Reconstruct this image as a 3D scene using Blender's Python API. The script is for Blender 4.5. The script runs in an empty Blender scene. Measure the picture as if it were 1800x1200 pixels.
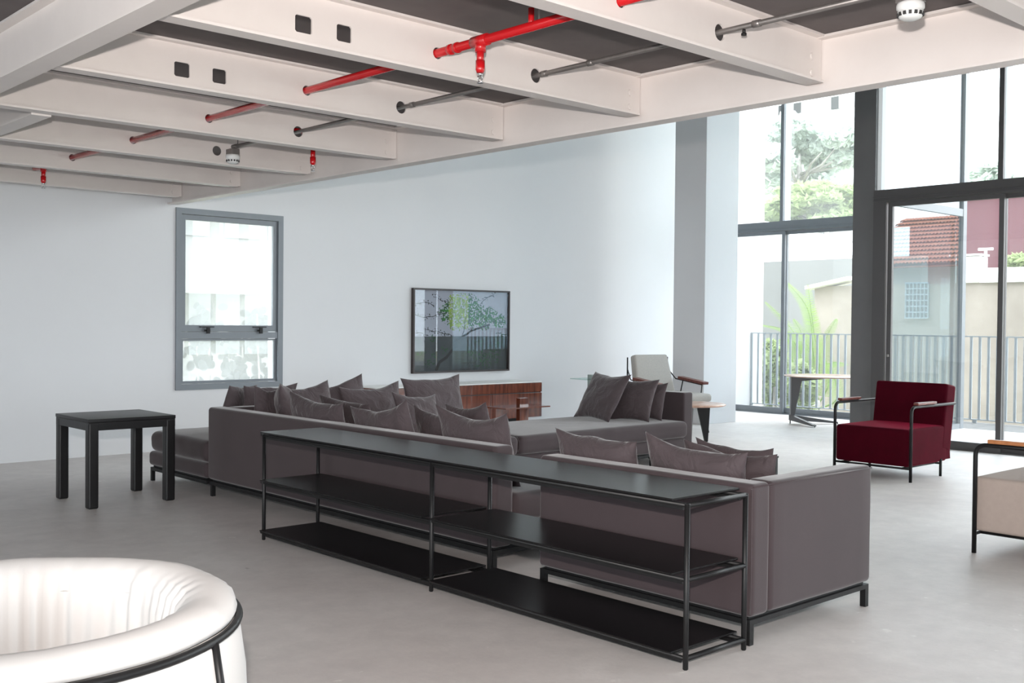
import bpy, bmesh, math, random
from math import sin, cos, pi, radians
from mathutils import Vector, Matrix, noise
random.seed(7)
SC = bpy.context.scene
COL = SC.collection

# ------------------------------------------------------------------ camera
YAW, PIT, ROL, CAMH, FPX = radians(47.349), radians(-1.036), radians(0.545), 1.4, 1876.4
fw = Vector((cos(YAW)*cos(PIT), sin(YAW)*cos(PIT), sin(PIT)))
r0 = Vector((sin(YAW), -cos(YAW), 0)); u0 = r0.cross(fw)
rt = r0*cos(ROL) + u0*sin(ROL); up = -r0*sin(ROL) + u0*cos(ROL)
cd = bpy.data.cameras.new('camera'); cam = bpy.data.objects.new('camera', cd); COL.objects.link(cam)
cam.matrix_world = Matrix(((rt.x, up.x, -fw.x, 0), (rt.y, up.y, -fw.y, 0), (rt.z, up.z, -fw.z, CAMH), (0, 0, 0, 1)))
cd.sensor_width = 36; cd.lens = FPX/1800*36; cd.clip_end = 500; cd.clip_start = .05
SC.camera = cam

# ------------------------------------------------------------------ light and exposure
SC.view_settings.view_transform = 'Standard'; SC.view_settings.look = 'None'
SC.view_settings.exposure = 0.0; SC.view_settings.gamma = 1; SC.view_settings.use_curve_mapping = False
W = bpy.data.worlds.new('overcast_sky'); SC.world = W; W.use_nodes = True
wn = W.node_tree.nodes; wl = W.node_tree.links
bg = wn['Background']; bg.inputs['Strength'].default_value = 7.2
tc = wn.new('ShaderNodeTexCoord'); nz = wn.new('ShaderNodeTexNoise'); cr = wn.new('ShaderNodeValToRGB')
nz.inputs['Scale'].default_value = 2.2; nz.inputs['Detail'].default_value = 5
cr.color_ramp.elements[0].position = .35; cr.color_ramp.elements[0].color = (.80, .90, 1.0, 1)
cr.color_ramp.elements[1].position = .65; cr.color_ramp.elements[1].color = (1.0, 1.0, 1.0, 1)
wl.new(tc.outputs['Generated'], nz.inputs['Vector']); wl.new(nz.outputs['Fac'], cr.inputs['Fac']); wl.new(cr.outputs['Color'], bg.inputs['Color'])

def area(name, loc, direction, sx, sy, power, color, portal=False):
    L = bpy.data.lights.new(name, 'AREA'); L.shape = 'RECTANGLE'; L.size = sx; L.size_y = sy; L.energy = power; L.color = color
    if portal: L.cycles.is_portal = True
    o = bpy.data.objects.new(name, L); COL.objects.link(o); o.location = loc
    o.rotation_euler = Vector(direction).to_track_quat('-Z', 'Y').to_euler(); return o
area('daylight_portal_near', (11.96, .2, 3.05), (-1, 0, 0), 12.4, 6.1, 1, (1, 1, 1), True)
area('daylight_portal_far', (14.46, 8.75, 3.05), (-1, 0, 0), 4.2, 6.1, 1, (1, 1, 1), True)
area('fill_portal_rear', (-4.1, .25, 1.45), (1, 0, 0), 10.4, 2.8, 1, (1, 1, 1), True)  # guides sky light through the added rear windows
area('fill_portal_side', (2.3, -6.1, 1.45), (0, 1, 0), 6.2, 2.8, 1, (1, 1, 1), True)  # guides sky light through the added side windows
area('daylight_portal_small', (5.72, 10.95, 1.6), (0, -1, 0), 1.25, 1.95, 1, (1, 1, 1), True)
# the camera's own flash: its hard shadows show on the wall, the beams and the dark column
fl = bpy.data.lights.new('camera_flash', 'SPOT'); fl.energy = 1050; fl.color = (1.0, .915, .875); fl.shadow_soft_size = .035
fl.spot_size = radians(102); fl.spot_blend = 1.0
fo = bpy.data.objects.new('camera_flash', fl); COL.objects.link(fo)
fo.location = Vector((0, 0, CAMH)) + up*.24 - rt*.03 - fw*.02
fo.rotation_euler = (fw*1.0 + up*.20 + rt*.05).to_track_quat('-Z', 'Y').to_euler()

# ------------------------------------------------------------------ materials
def mat(name, col, rough=.5, metal=0, noise_amt=0, nscale=8, bump=0, bscale=40, sheen=0, coat=0, spec=.5, stretch=None, col2=None):
    m = bpy.data.materials.new(name); m.use_nodes = True
    n = m.node_tree.nodes; l = m.node_tree.links; b = n['Principled BSDF']
    b.inputs['Base Color'].default_value = (*col, 1); b.inputs['Roughness'].default_value = rough
    b.inputs['Metallic'].default_value = metal; b.inputs['Specular IOR Level'].default_value = spec
    if sheen: b.inputs['Sheen Weight'].default_value = sheen; b.inputs['Sheen Roughness'].default_value = .4
    if coat: b.inputs['Coat Weight'].default_value = coat; b.inputs['Coat Roughness'].default_value = .04
    if noise_amt or bump:
        t = n.new('ShaderNodeTexCoord'); mp = n.new('ShaderNodeMapping'); l.new(t.outputs['Object'], mp.inputs['Vector'])
        if stretch: mp.inputs['Scale'].default_value = stretch
    if noise_amt:
        z = n.new('ShaderNodeTexNoise'); z.inputs['Scale'].default_value = nscale; z.inputs['Detail'].default_value = 6; z.inputs['Roughness'].default_value = .6
        l.new(mp.outputs['Vector'], z.inputs['Vector'])
        c = n.new('ShaderNodeValToRGB'); c.color_ramp.elements[0].position = .3; c.color_ramp.elements[1].position = .7
        d = col2 or tuple(max(0, x*(1-noise_amt)) for x in col)
        c.color_ramp.elements[0].color = (*d, 1)
        c.color_ramp.elements[1].color = (*(col if col2 else tuple(min(1, x*(1+noise_amt)) for x in col)), 1)
        l.new(z.outputs['Fac'], c.inputs['Fac']); l.new(c.outputs['Color'], b.inputs['Base Color'])
    if bump:
        z2 = n.new('ShaderNodeTexNoise'); z2.inputs['Scale'].default_value = bscale; z2.inputs['Detail'].default_value = 4
        l.new(mp.outputs['Vector'], z2.inputs['Vector'])
        bp = n.new('ShaderNodeBump'); bp.inputs['Strength'].default_value = bump; bp.inputs['Distance'].default_value = .01
        l.new(z2.outputs['Fac'], bp.inputs['Height']); l.new(bp.outputs['Normal'], b.inputs['Normal'])
    return m

def glass(name, refl=.08, tint=(1, 1, 1), grazing=.6, haze=0):
    m = bpy.data.materials.new(name); m.use_nodes = True; n = m.node_tree.nodes; l = m.node_tree.links
    n.remove(n['Principled BSDF']); out = n['Material Output']
    tr = n.new('ShaderNodeBsdfTransparent'); tr.inputs['Color'].default_value = (*tint, 1)
    gl = n.new('ShaderNodeBsdfGlossy'); gl.inputs['Roughness'].default_value = 0.0; gl.inputs['Color'].default_value = (.93, .97, 1, 1)
    lw = n.new('ShaderNodeLayerWeight'); lw.inputs['Blend'].default_value = .25
    mr = n.new('ShaderNodeMapRange'); mr.inputs['To Min'].default_value = refl; mr.inputs['To Max'].default_value = grazing
    l.new(lw.outputs['Facing'], mr.inputs['Value'])
    pw = n.new('ShaderNodeMath'); pw.operation = 'POWER'; pw.inputs[1].default_value = 3
    l.new(lw.outputs['Facing'], pw.inputs[0]); l.new(pw.outputs[0], mr.inputs['Value'])
    mx = n.new('ShaderNodeMixShader'); l.new(mr.outputs['Result'], mx.inputs['Fac']); l.new(tr.outputs[0], mx.inputs[1]); l.new(gl.outputs[0], mx.inputs[2])
    last = mx
    if haze:
        df = n.new('ShaderNodeBsdfTranslucent'); df.inputs['Color'].default_value = (.9, .93, .93, 1)
        m2 = n.new('ShaderNodeMixShader'); m2.inputs['Fac'].default_value = haze
        l.new(mx.outputs[0], m2.inputs[1]); l.new(df.outputs[0], m2.inputs[2]); last = m2
    l.new(last.outputs[0], out.inputs['Surface']); return m

def wood(name, a, b, scale=3, stretch=(1, 1, 12), rough=.35, coat=0):
    m = bpy.data.materials.new(name); m.use_nodes = True; n = m.node_tree.nodes; l = m.node_tree.links; p = n['Principled BSDF']
    p.inputs['Roughness'].default_value = rough
    if coat: p.inputs['Coat Weight'].default_value = coat; p.inputs['Coat Roughness'].default_value = .03
    t = n.new('ShaderNodeTexCoord'); mp = n.new('ShaderNodeMapping'); mp.inputs['Scale'].default_value = stretch
    l.new(t.outputs['Object'], mp.inputs['Vector'])
    z = n.new('ShaderNodeTexNoise'); z.inputs['Scale'].default_value = scale; z.inputs['Detail'].default_value = 8; z.inputs['Distortion'].default_value = .6
    l.new(mp.outputs['Vector'], z.inputs['Vector'])
    c = n.new('ShaderNodeValToRGB'); c.color_ramp.elements[0].position = .33; c.color_ramp.elements[1].position = .68
    c.color_ramp.elements[0].color = (*a, 1); c.color_ramp.elements[1].color = (*b, 1)
    l.new(z.outputs['Fac'], c.inputs['Fac']); l.new(c.outputs['Color'], p.inputs['Base Color']); return m

def floor_mat():
    m = bpy.data.materials.new('worn_concrete'); m.use_nodes = True; n = m.node_tree.nodes; l = m.node_tree.links; p = n['Principled BSDF']
    t = n.new('ShaderNodeTexCoord')
    def nzz(s, d, r=.6):
        z = n.new('ShaderNodeTexNoise'); z.inputs['Scale'].default_value = s; z.inputs['Detail'].default_value = d; z.inputs['Roughness'].default_value = r
        l.new(t.outputs['Object'], z.inputs['Vector']); return z
    def rmp(z, p0, p1, c0, c1):
        c = n.new('ShaderNodeValToRGB'); c.color_ramp.elements[0].position = p0; c.color_ramp.elements[1].position = p1
        c.color_ramp.elements[0].color = (*c0, 1); c.color_ramp.elements[1].color = (*c1, 1); l.new(z.outputs['Fac'], c.inputs['Fac']); return c
    def mix(a, b, f, mode='MIX'):
        x = n.new('ShaderNodeMixRGB'); x.blend_type = mode
        if isinstance(f, float): x.inputs['Fac'].default_value = f
        else: l.new(f, x.inputs['Fac'])
        l.new(a, x.inputs[1])
        if isinstance(b, tuple): x.inputs[2].default_value = (*b, 1)
        else: l.new(b, x.inputs[2])
        return x.outputs[0]
    base = rmp(nzz(.55, 4), .3, .7, (.66, .61, .59), (.78, .745, .72))
    fine = rmp(nzz(6, 7, .7), .3, .75, (.80, .80, .80), (1.08, 1.08, 1.08))
    c = mix(base.outputs[0], fine.outputs[0], .6, 'MULTIPLY')
    sp = rmp(nzz(11, 3, .5), .70, .78, (0, 0, 0), (1, 1, 1)); c = mix(c, (.84, .81, .78), sp.outputs[0])
    dk = rmp(nzz(7.3, 2, .5), .20, .245, (1, 1, 1), (0, 0, 0)); c = mix(c, (.43, .39, .37), dk.outputs[0])
    l.new(c, p.inputs['Base Color']); p.inputs['Roughness'].default_value = .48; p.inputs['Specular IOR Level'].default_value = .4
    bp = n.new('ShaderNodeBump'); bp.inputs['Strength'].default_value = .12; bp.inputs['Distance'].default_value = .01
    l.new(nzz(25, 6).outputs['Fac'], bp.inputs['Height']); l.new(bp.outputs['Normal'], p.inputs['Normal'])
    return m

M = {}
M['wall'] = mat('white_wall_paint', (.69, .70, .715), .75, noise_amt=.012, nscale=1.5)
M['beam'] = mat('white_beam_paint', (.76, .71, .68), .5, noise_amt=.03, nscale=3, bump=.05, bscale=30)
M['deck'] = mat('dark_deck', (.125, .109, .106), .8, noise_amt=.12, nscale=4)
M['floor'] = floor_mat()
M['alu'] = mat('grey_aluminium', (.19, .212, .235), .4, noise_amt=.03, nscale=6)
M['alu_shaded'] = mat('shaded_grey_aluminium', (.075, .072, .073), .45)  # aluminium darkened to hold the shade on the right front frames
M['fin'] = mat('skylit_aluminium_fin', (.32, .36, .40), .4)  # aluminium made paler, sky light on the outer faces put into the colour
M['darkcol'] = mat('charcoal_column', (.13, .13, .132), .55, noise_amt=.05, nscale=4)
M['glass'] = glass('clear_glass', .035, (.97, .985, .985), .5, haze=.03)  # slight translucent share lays a veil of glare over the view
M['veilglass'] = glass('veiled_glass', .035, (.96, .98, .98), .5, haze=.07)  # stronger veil: glare painted over the trees, along with some dust
M['mirrorglass'] = glass('solar_glass', .20, (.60, .68, .72), .5)
M['hazeglass'] = glass('hazy_glass', .03, (.95, .97, .97), .4, haze=.14)
M['picglass'] = glass('picture_glass', .03, (.97, .98, .98), .35)
M['tableglass'] = glass('table_glass', .12, (.70, .80, .76), .8)
M['sofa'] = mat('mauve_grey_velvet', (.047, .0325, .0355), .85, noise_amt=.06, nscale=5, bump=.06, bscale=220, sheen=.3)
M['pillow'] = mat('mauve_grey_cotton', (.070, .052, .056), .8, noise_amt=.05, nscale=6, bump=.08, bscale=120, sheen=.28)
_n = M['pillow'].node_tree.nodes; _l = M['pillow'].node_tree.links
_z = _n.new('ShaderNodeTexNoise'); _z.inputs['Scale'].default_value = 6.5; _z.inputs['Detail'].default_value = 3; _z.inputs['Distortion'].default_value = 1.6
_t = [q for q in _n if q.type == 'TEX_COORD'][0]; _l.new(_t.outputs['Object'], _z.inputs['Vector'])
_b1 = [q for q in _n if q.type == 'BUMP'][0]; _b2 = _n.new('ShaderNodeBump'); _b2.inputs['Strength'].default_value = .45; _b2.inputs['Distance'].default_value = .05
_l.new(_z.outputs['Fac'], _b2.inputs['Height']); _l.new(_b2.outputs['Normal'], _b1.inputs['Normal'])
M['black'] = mat('black_steel', (.009, .009, .0095), .45, spec=.3, noise_amt=.1, nscale=20)
M['blacktop'] = mat('black_stained_veneer', (.010, .0095, .010), .30, noise_amt=.25, nscale=6, stretch=(14, 1, 1), bump=.06, bscale=30, spec=.28)
M['blackwood'] = mat('black_lacquer_wood', (.0075, .007, .0075), .38, noise_amt=.2, nscale=8, spec=.4)
M['blackwood_top'] = M['blackwood']
M['rosewood'] = wood('rosewood', (.060, .013, .007), (.215, .058, .029), 2.2, (9, 2, .9), .14, .55)
M['redwood'] = wood('red_arm_wood', (.12, .032, .026), (.21, .068, .052), 5, (2, 9, 2), .4)
M['oakwood'] = wood('orange_arm_wood', (.40, .15, .055), (.58, .25, .10), 5, (9, 2, 2), .4)
M['topwood'] = wood('light_table_wood', (.50, .31, .23), (.62, .42, .32), 4, (2, 9, 2), .22)
M['velvet'] = mat('burgundy_velvet', (.050, .0008, .006), .85, noise_amt=.15, nscale=6, bump=.05, bscale=200, sheen=.0, spec=.08)
_b = M['velvet'].node_tree.nodes['Principled BSDF']; _b.inputs['Sheen Weight'].default_value = .2; _b.inputs['Sheen Roughness'].default_value = .35; _b.inputs['Sheen Tint'].default_value = (.9, .05, .14, 1)
M['beige'] = mat('beige_wool', (.44, .36, .315), .9, noise_amt=.03, nscale=30, bump=.05, bscale=250)
M['linen'] = mat('grey_linen', (.45, .43, .40), .9, noise_amt=.06, nscale=60, bump=.06, bscale=250)
M['cream'] = mat('cream_fabric', (.60, .585, .57), .85, bump=.03, bscale=200)
M['red'] = mat('red_pipe_paint', (.52, .008, .012), .25, coat=.3)
M['conduit'] = mat('galvanised_conduit', (.23, .215, .205), .38, metal=.6, noise_amt=.12, nscale=15)
M['chrome'] = mat('chrome', (.65, .65, .65), .2, metal=1)
M['plastic'] = mat('white_plastic', (.72, .73, .72), .45)
M['slot'] = mat('dark_slot', (.03, .03, .03), .6)
M['steelgrey'] = mat('grey_painted_steel', (.10, .098, .10), .45)
M['frame'] = mat('dark_brown_frame', (.030, .020, .020), .4)
M['rail'] = mat('grey_railing_paint', (.36, .41, .45), .5)
M['terrace'] = mat('pale_terrace_floor', (.15, .149, .147), .8, noise_amt=.05, nscale=3)
M['stain'] = mat('stained_garden_wall', (.36, .315, .275), .9, noise_amt=.1, nscale=.9, col2=(.25, .215, .185))
M['greywall'] = mat('grey_rendered_wall', (.22, .224, .225), .9, noise_amt=.06, nscale=.6)
M['whitebld'] = mat('white_render', (.82, .82, .80), .9, noise_amt=.03, nscale=.5)
M['maroon'] = mat('maroon_render', (.125, .050, .062), .9, noise_amt=.06, nscale=.7)
M['tile'] = mat('terracotta_tile', (.50, .165, .085), .8, noise_amt=.12, nscale=5)
M['housewall'] = mat('cream_house_wall', (.60, .56, .50), .9, noise_amt=.06, nscale=1)
M['winpane'] = mat('distant_window_pane', (.30, .33, .36), .2)
M['paleblue'] = mat('pale_blue_iron', (.55, .68, .75), .6)
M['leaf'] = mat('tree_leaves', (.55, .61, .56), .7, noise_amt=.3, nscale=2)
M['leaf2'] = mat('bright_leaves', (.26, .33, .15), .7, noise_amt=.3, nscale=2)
M['palm'] = mat('palm_leaves', (.20, .31, .08), .6, noise_amt=.25, nscale=3)
M['farpane'] = mat('far_window_pane', (.30, .30, .30), .5)
M['nbr'] = mat('neighbour_render', (.22, .22, .218), .9, noise_amt=.04, nscale=.8)
M['shrub'] = mat('pale_shrub_leaves', (.10, .102, .095), .7, noise_amt=.2, nscale=3)
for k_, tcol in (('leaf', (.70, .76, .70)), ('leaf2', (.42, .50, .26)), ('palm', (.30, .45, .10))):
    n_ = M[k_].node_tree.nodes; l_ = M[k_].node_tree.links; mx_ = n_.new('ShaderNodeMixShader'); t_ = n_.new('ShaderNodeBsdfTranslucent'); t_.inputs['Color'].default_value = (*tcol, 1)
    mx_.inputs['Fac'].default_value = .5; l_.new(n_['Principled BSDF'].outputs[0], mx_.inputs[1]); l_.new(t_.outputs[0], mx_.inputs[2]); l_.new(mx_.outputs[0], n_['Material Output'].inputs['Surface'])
M['bark'] = mat('bark', (.36, .34, .32), .9, noise_amt=.3, nscale=6)
M['dirt'] = mat('garden_ground', (.33, .34, .22), 1, noise_amt=.3, nscale=2)
M['paper'] = mat('magazine_cover', (.55, .66, .75), .3, noise_amt=.3, nscale=9)

# ------------------------------------------------------------------ mesh helpers
def B(): return bmesh.new()
def box(bm, x0, x1, y0, y1, z0, z1, bev=0, seg=2):
    v = [bm.verts.new(p) for p in ((x0, y0, z0), (x1, y0, z0), (x1, y1, z0), (x0, y1, z0), (x0, y0, z1), (x1, y0, z1), (x1, y1, z1), (x0, y1, z1))]
    f = [bm.faces.new([v[i] for i in q]) for q in ((3, 2, 1, 0), (4, 5, 6, 7), (0, 1, 5, 4), (1, 2, 6, 5), (2, 3, 7, 6), (3, 0, 4, 7))]
    if bev:
        es = set(e for q in f for e in q.edges)
        bmesh.ops.bevel(bm, geom=list(es), offset=bev, segments=seg, profile=.5, affect='EDGES')
    return bm
def obox(bm, c, ax, ay, az, bev=0):
    """box from centre and three half-axis vectors"""
    c, ax, ay, az = map(Vector, (c, ax, ay, az))
    v = [bm.verts.new(c + ax*a + ay*b + az*d) for d in (-1, 1) for a, b in ((-1, -1), (1, -1), (1, 1), (-1, 1))]
    f = [bm.faces.new([v[i] for i in q]) for q in ((3, 2, 1, 0), (4, 5, 6, 7), (0, 1, 5, 4), (1, 2, 6, 5), (2, 3, 7, 6), (3, 0, 4, 7))]
    if bev: bmesh.ops.bevel(bm, geom=list(set(e for q in f for e in q.edges)), offset=bev, segments=2, profile=.5, affect='EDGES')
    return bm
def tube(bm, pts, r, n=12, closed=False, caps=True, radii=None):
    pts = [Vector(p) for p in pts]; N = len(pts); rings = []
    prev = None
    for i, p in enumerate(pts):
        a = pts[(i-1) % N] if (i or closed) else p; b = pts[(i+1) % N] if (i < N-1 or closed) else p
        t = (b-a).normalized()
        if prev is None:
            s = Vector((0, 0, 1)) if abs(t.z) < .9 else Vector((1, 0, 0)); nx = t.cross(s).normalized()
        else: nx = (prev - t*prev.dot(t)).normalized()
        prev = nx; ny = t.cross(nx); rr = radii[i] if radii else r
        rings.append([bm.verts.new(p + nx*cos(2*pi*k/n)*rr + ny*sin(2*pi*k/n)*rr) for k in range(n)])
    for i in range(N if closed else N-1):
        A, C = rings[i], rings[(i+1) % N]
        for k in range(n):
            f = bm.faces.new((A[k], A[(k+1) % n], C[(k+1) % n], C[k])); f.smooth = True
    if caps and not closed: bm.faces.new(rings[0][::-1]); bm.faces.new(rings[-1])
    return bm
def bend(pts, r, n=6):
    """polyline with rounded corners"""
    P = [Vector(p) for p in pts]; out = [P[0]]
    for i in range(1, len(P)-1):
        a = (P[i-1]-P[i]).normalized(); b = (P[i+1]-P[i]).normalized()
        s, e = P[i]+a*r, P[i]+b*r
        for k in range(n+1):
            t = k/n; out.append(s*(1-t)**2 + P[i]*2*t*(1-t) + e*t*t)
    out.append(P[-1]); return out
def lathe(bm, prof, n=32, c=(0, 0, 0)):
    rings = []
    for r, z in prof:
        if r < 1e-5: rings.append([bm.verts.new((c[0], c[1], c[2]+z))])
        else: rings.append([bm.verts.new((c[0]+r*cos(2*pi*k/n), c[1]+r*sin(2*pi*k/n), c[2]+z)) for k in range(n)])
    for A, C in zip(rings, rings[1:]):
        for k in range(n):
            a, b = A[k % len(A)], A[(k+1) % len(A)]; d, e = C[k % len(C)], C[(k+1) % len(C)]
            q = []
            for v in (a, b, e, d):
                if v not in q: q.append(v)
            if len(q) > 2: f = bm.faces.new(q); f.smooth = True
    return bm
def prism(bm, poly, a, b):
    """extrude a polygon of 3-D points from offset a to offset b (vectors)"""
    a, b = Vector(a), Vector(b); A = [bm.verts.new(Vector(p)+a) for p in poly]; C = [bm.verts.new(Vector(p)+b) for p in poly]
    n = len(poly); bm.faces.new(A[::-1]); bm.faces.new(C)
    for k in range(n): bm.faces.new((A[k], A[(k+1) % n], C[(k+1) % n], C[k]))
    return bm
def plate(bm, loops, conv, th):
    """flat plate with holes. loops: first outer then holes (2-D); conv(a,b,t) -> 3-D; th thickness"""
    es = []; base = []
    for lp in loops:
        vs = [bm.verts.new(conv(a, b, 0)) for a, b in lp]; base.append(vs)
        es += [bm.edges.new((vs[i], vs[(i+1) % len(vs)])) for i in range(len(vs))]
    g = bmesh.ops.triangle_fill(bm, edges=es, use_beauty=True)
    fs = [x for x in g['geom'] if isinstance(x, bmesh.types.BMFace)]
    top = {}
    for lp, vs in zip(loops, base):
        for (a, b), v in zip(lp, vs): top[v] = bm.verts.new(conv(a, b, th))
    for f in fs: bm.faces.new([top[v] for v in f.verts][::-1])
    for vs in base:
        for i in range(len(vs)):
            p, q = vs[i], vs[(i+1) % len(vs)]; bm.faces.new((p, q, top[q], top[p]))
    bmesh.ops.recalc_face_normals(bm, faces=bm.faces[:])
    return bm
def rect(a0, a1, b0, b1): return [(a0, b0), (a1, b0), (a1, b1), (a0, b1)]
def circ(a, b, r, n=16): return [(a+r*cos(2*pi*k/n), b+r*sin(2*pi*k/n)) for k in range(n)]
def samples(a, b, r, n, k=5):
    r = min(r, (b-a)/2*.999)
    l = [a + r*(1-cos(pi/2*i/k)) for i in range(k)]
    m = [a+r + (b-a-2*r)*i/n for i in range(n+1)]
    return l + m + [b - r*(1-cos(pi/2*i/k)) for i in range(k-1, -1, -1)]
def rbox(bm, x0, x1, y0, y1, z0, z1, r, n=8, puff=0, wr=0, seed=0, sidepuff=0):
    """soft rounded block; puff crowns the top and bottom"""
    X, Y, Z = samples(x0, x1, r, n), samples(y0, y1, r, n), samples(z0, z1, r, 3)
    lo = Vector((x0+r, y0+r, z0+r)); hi = Vector((x1-r, y1-r, z1-r)); vd = {}
    for i in range(3):
        if lo[i] > hi[i]: lo[i] = hi[i] = (lo[i]+hi[i])/2
    cx, cy, cz = (x0+x1)/2, (y0+y1)/2, (z0+z1)/2
    def V(p):
        key = tuple(round(q, 5) for q in p)
        if key not in vd:
            p = Vector(p); c = Vector([min(max(p[i], lo[i]), hi[i]) for i in range(3)]); d = p-c
            if d.length > 1e-9: p = c + d.normalized()*r
            a, b = (p.x-cx)/(x1-x0)*2, (p.y-cy)/(y1-y0)*2; h = (p.z-cz)/(z1-z0)*2
            if puff: p.z += puff*h*max(0, 1-a*a)**.7*max(0, 1-b*b)**.7
            if sidepuff:
                q = max(0, 1-h*h); p.x += sidepuff*a*q*max(0, 1-b**4); p.y += sidepuff*b*q*max(0, 1-a**4)
            if wr:
                w = noise.noise(Vector((p.x*7+seed, p.y*7, p.z*9)))*wr + noise.noise(Vector((p.x*19+seed, p.y*23, p.z*4)))*wr*.5
                p = p + (p-Vector((cx, cy, cz))).normalized()*w
            vd[key] = bm.verts.new(p)
        return vd[key]
    def grid(U, Wv, conv, flip):
        for i in range(len(U)-1):
            for j in range(len(Wv)-1):
                q = [V(conv(U[i], Wv[j])), V(conv(U[i+1], Wv[j])), V(conv(U[i+1], Wv[j+1])), V(conv(U[i], Wv[j+1]))]
                if len(set(q)) < 3: continue
                try: f = bm.faces.new(q[::-1] if flip else q); f.smooth = True
                except ValueError: pass
    grid(X, Y, lambda a, b: (a, b, z1), False); grid(X, Y, lambda a, b: (a, b, z0), True)
    grid(X, Z, lambda a, b: (a, y0, b), False); grid(X, Z, lambda a, b: (a, y1, b), True)
    grid(Y, Z, lambda a, b: (x1, a, b), False); grid(Y, Z, lambda a, b: (x0, a, b), True)
    return bm

def obj(name, bm, m, parent=None, label=None):
    me = bpy.data.meshes.new(name); bm.to_mesh(me); bm.free()
    for mm in (m if isinstance(m, (list, tuple)) else [m]): me.materials.append(mm)
    o = bpy.data.objects.new(name, me); COL.objects.link(o)
    if parent is not None: o.parent = parent
    if label: o['label'] = label
    return o
def tag(o, label, cat, group=None, kind=None):
    o['label'] = label; o['category'] = cat
    if group: o['group'] = group
    if kind: o['kind'] = kind
    return o
def thing(name, label, cat, loc=(0, 0, 0), rotz=0, group=None):
    o = bpy.data.objects.new(name, None); COL.objects.link(o); o.location = loc; o.rotation_euler = (0, 0, rotz)
    return tag(o, label, cat, group)
def struct(name, bm, m, parent=None):
    o = obj(name, bm, m, parent)
    if parent is None: o['kind'] = 'structure'
    return o
def sempty(name):
    o = bpy.data.objects.new(name, None); COL.objects.link(o); o['kind'] = 'structure'; return o
def dup(root, loc, rotz, label, group=None):
    r = root.copy(); COL.objects.link(r); r.location = loc; r.rotation_euler = (0, 0, rotz); r['label'] = label
    if group: r['group'] = group
    def kids(a, b):
        for ch in list(a.children):
            c = ch.copy(); COL.objects.link(c); c.parent = b; kids(ch, c)
    kids(root, r); return r

# ================================================================== SETTING
YW, XL, XR, ZT = 10.812, 14.411, 11.888, 6.2
struct('floor', box(B(), -4, XL+.1, -6, YW+.2, -.2, 0), M['floor'])
# the white wall with the small window
WX0, WX1, WZ0, WZ1 = 5.072, 6.365, .637, 2.588
wallh = [rect(-4, 15.95, -.2, ZT), rect(WX0+.03, WX1-.03, WZ0+.03, WZ1-.03)]
struct('wall_left', plate(B(), wallh, lambda a, b, t: (a, YW+t, b), .26), M['wall'])
struct('wall_back', plate(B(), [rect(-6, YW, 0, ZT), rect(-5, 5.5, .02, 2.85)], lambda a, b, t: (-4-t, a, b), .2), M['wall'])
struct('wall_right', plate(B(), [rect(-4, XR+.1, 0, ZT), rect(-.8, 5.44, .02, 2.85)], lambda a, b, t: (a, -6-t, b), .2), M['wall'])
w5 = sempty('window_5'); w6 = sempty('window_6')  # unseen windows added as fill light for the space under the mezzanine
for k in range(4):
    x0 = -.8+1.56*k; b = B()
    for q in ((x0, x0+.05, .02, 2.85), (x0+1.51, x0+1.56, .02, 2.85), (x0+.05, x0+1.51, .02, .09), (x0+.05, x0+1.51, 2.79, 2.85)): box(b, q[0], q[1], -6.10, -6.05, q[2], q[3])
    obj('window_frame', b, M['alu'], w5); obj('window_pane', box(B(), x0+.05, x0+1.51, -6.08, -6.072, .09, 2.79), M['glass'], w5)
for k in range(5):
    y0 = -5+2.1*k; y1 = y0+2.1; b = B()
    for q in ((y0, y0+.05, .02, 2.85), (y1-.05, y1, .02, 2.85), (y0+.05, y1-.05, .02, .09), (y0+.05, y1-.05, 2.79, 2.85)): box(b, -4.10, -4.05, q[0], q[1], q[2], q[3])
    obj('window_frame', b, M['alu'], w6); obj('window_pane', box(B(), -4.08, -4.072, y0+.05, y1-.05, .09, 2.79), M['glass'], w6)
struct('ceiling', box(B(), -4, XL+.6, -6, YW, ZT, ZT+.2), M['wall'])
struct('ceiling_deck', box(B(), -4, 5.035, -6, YW-.01, 2.918, 3.02), M['deck'])

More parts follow.
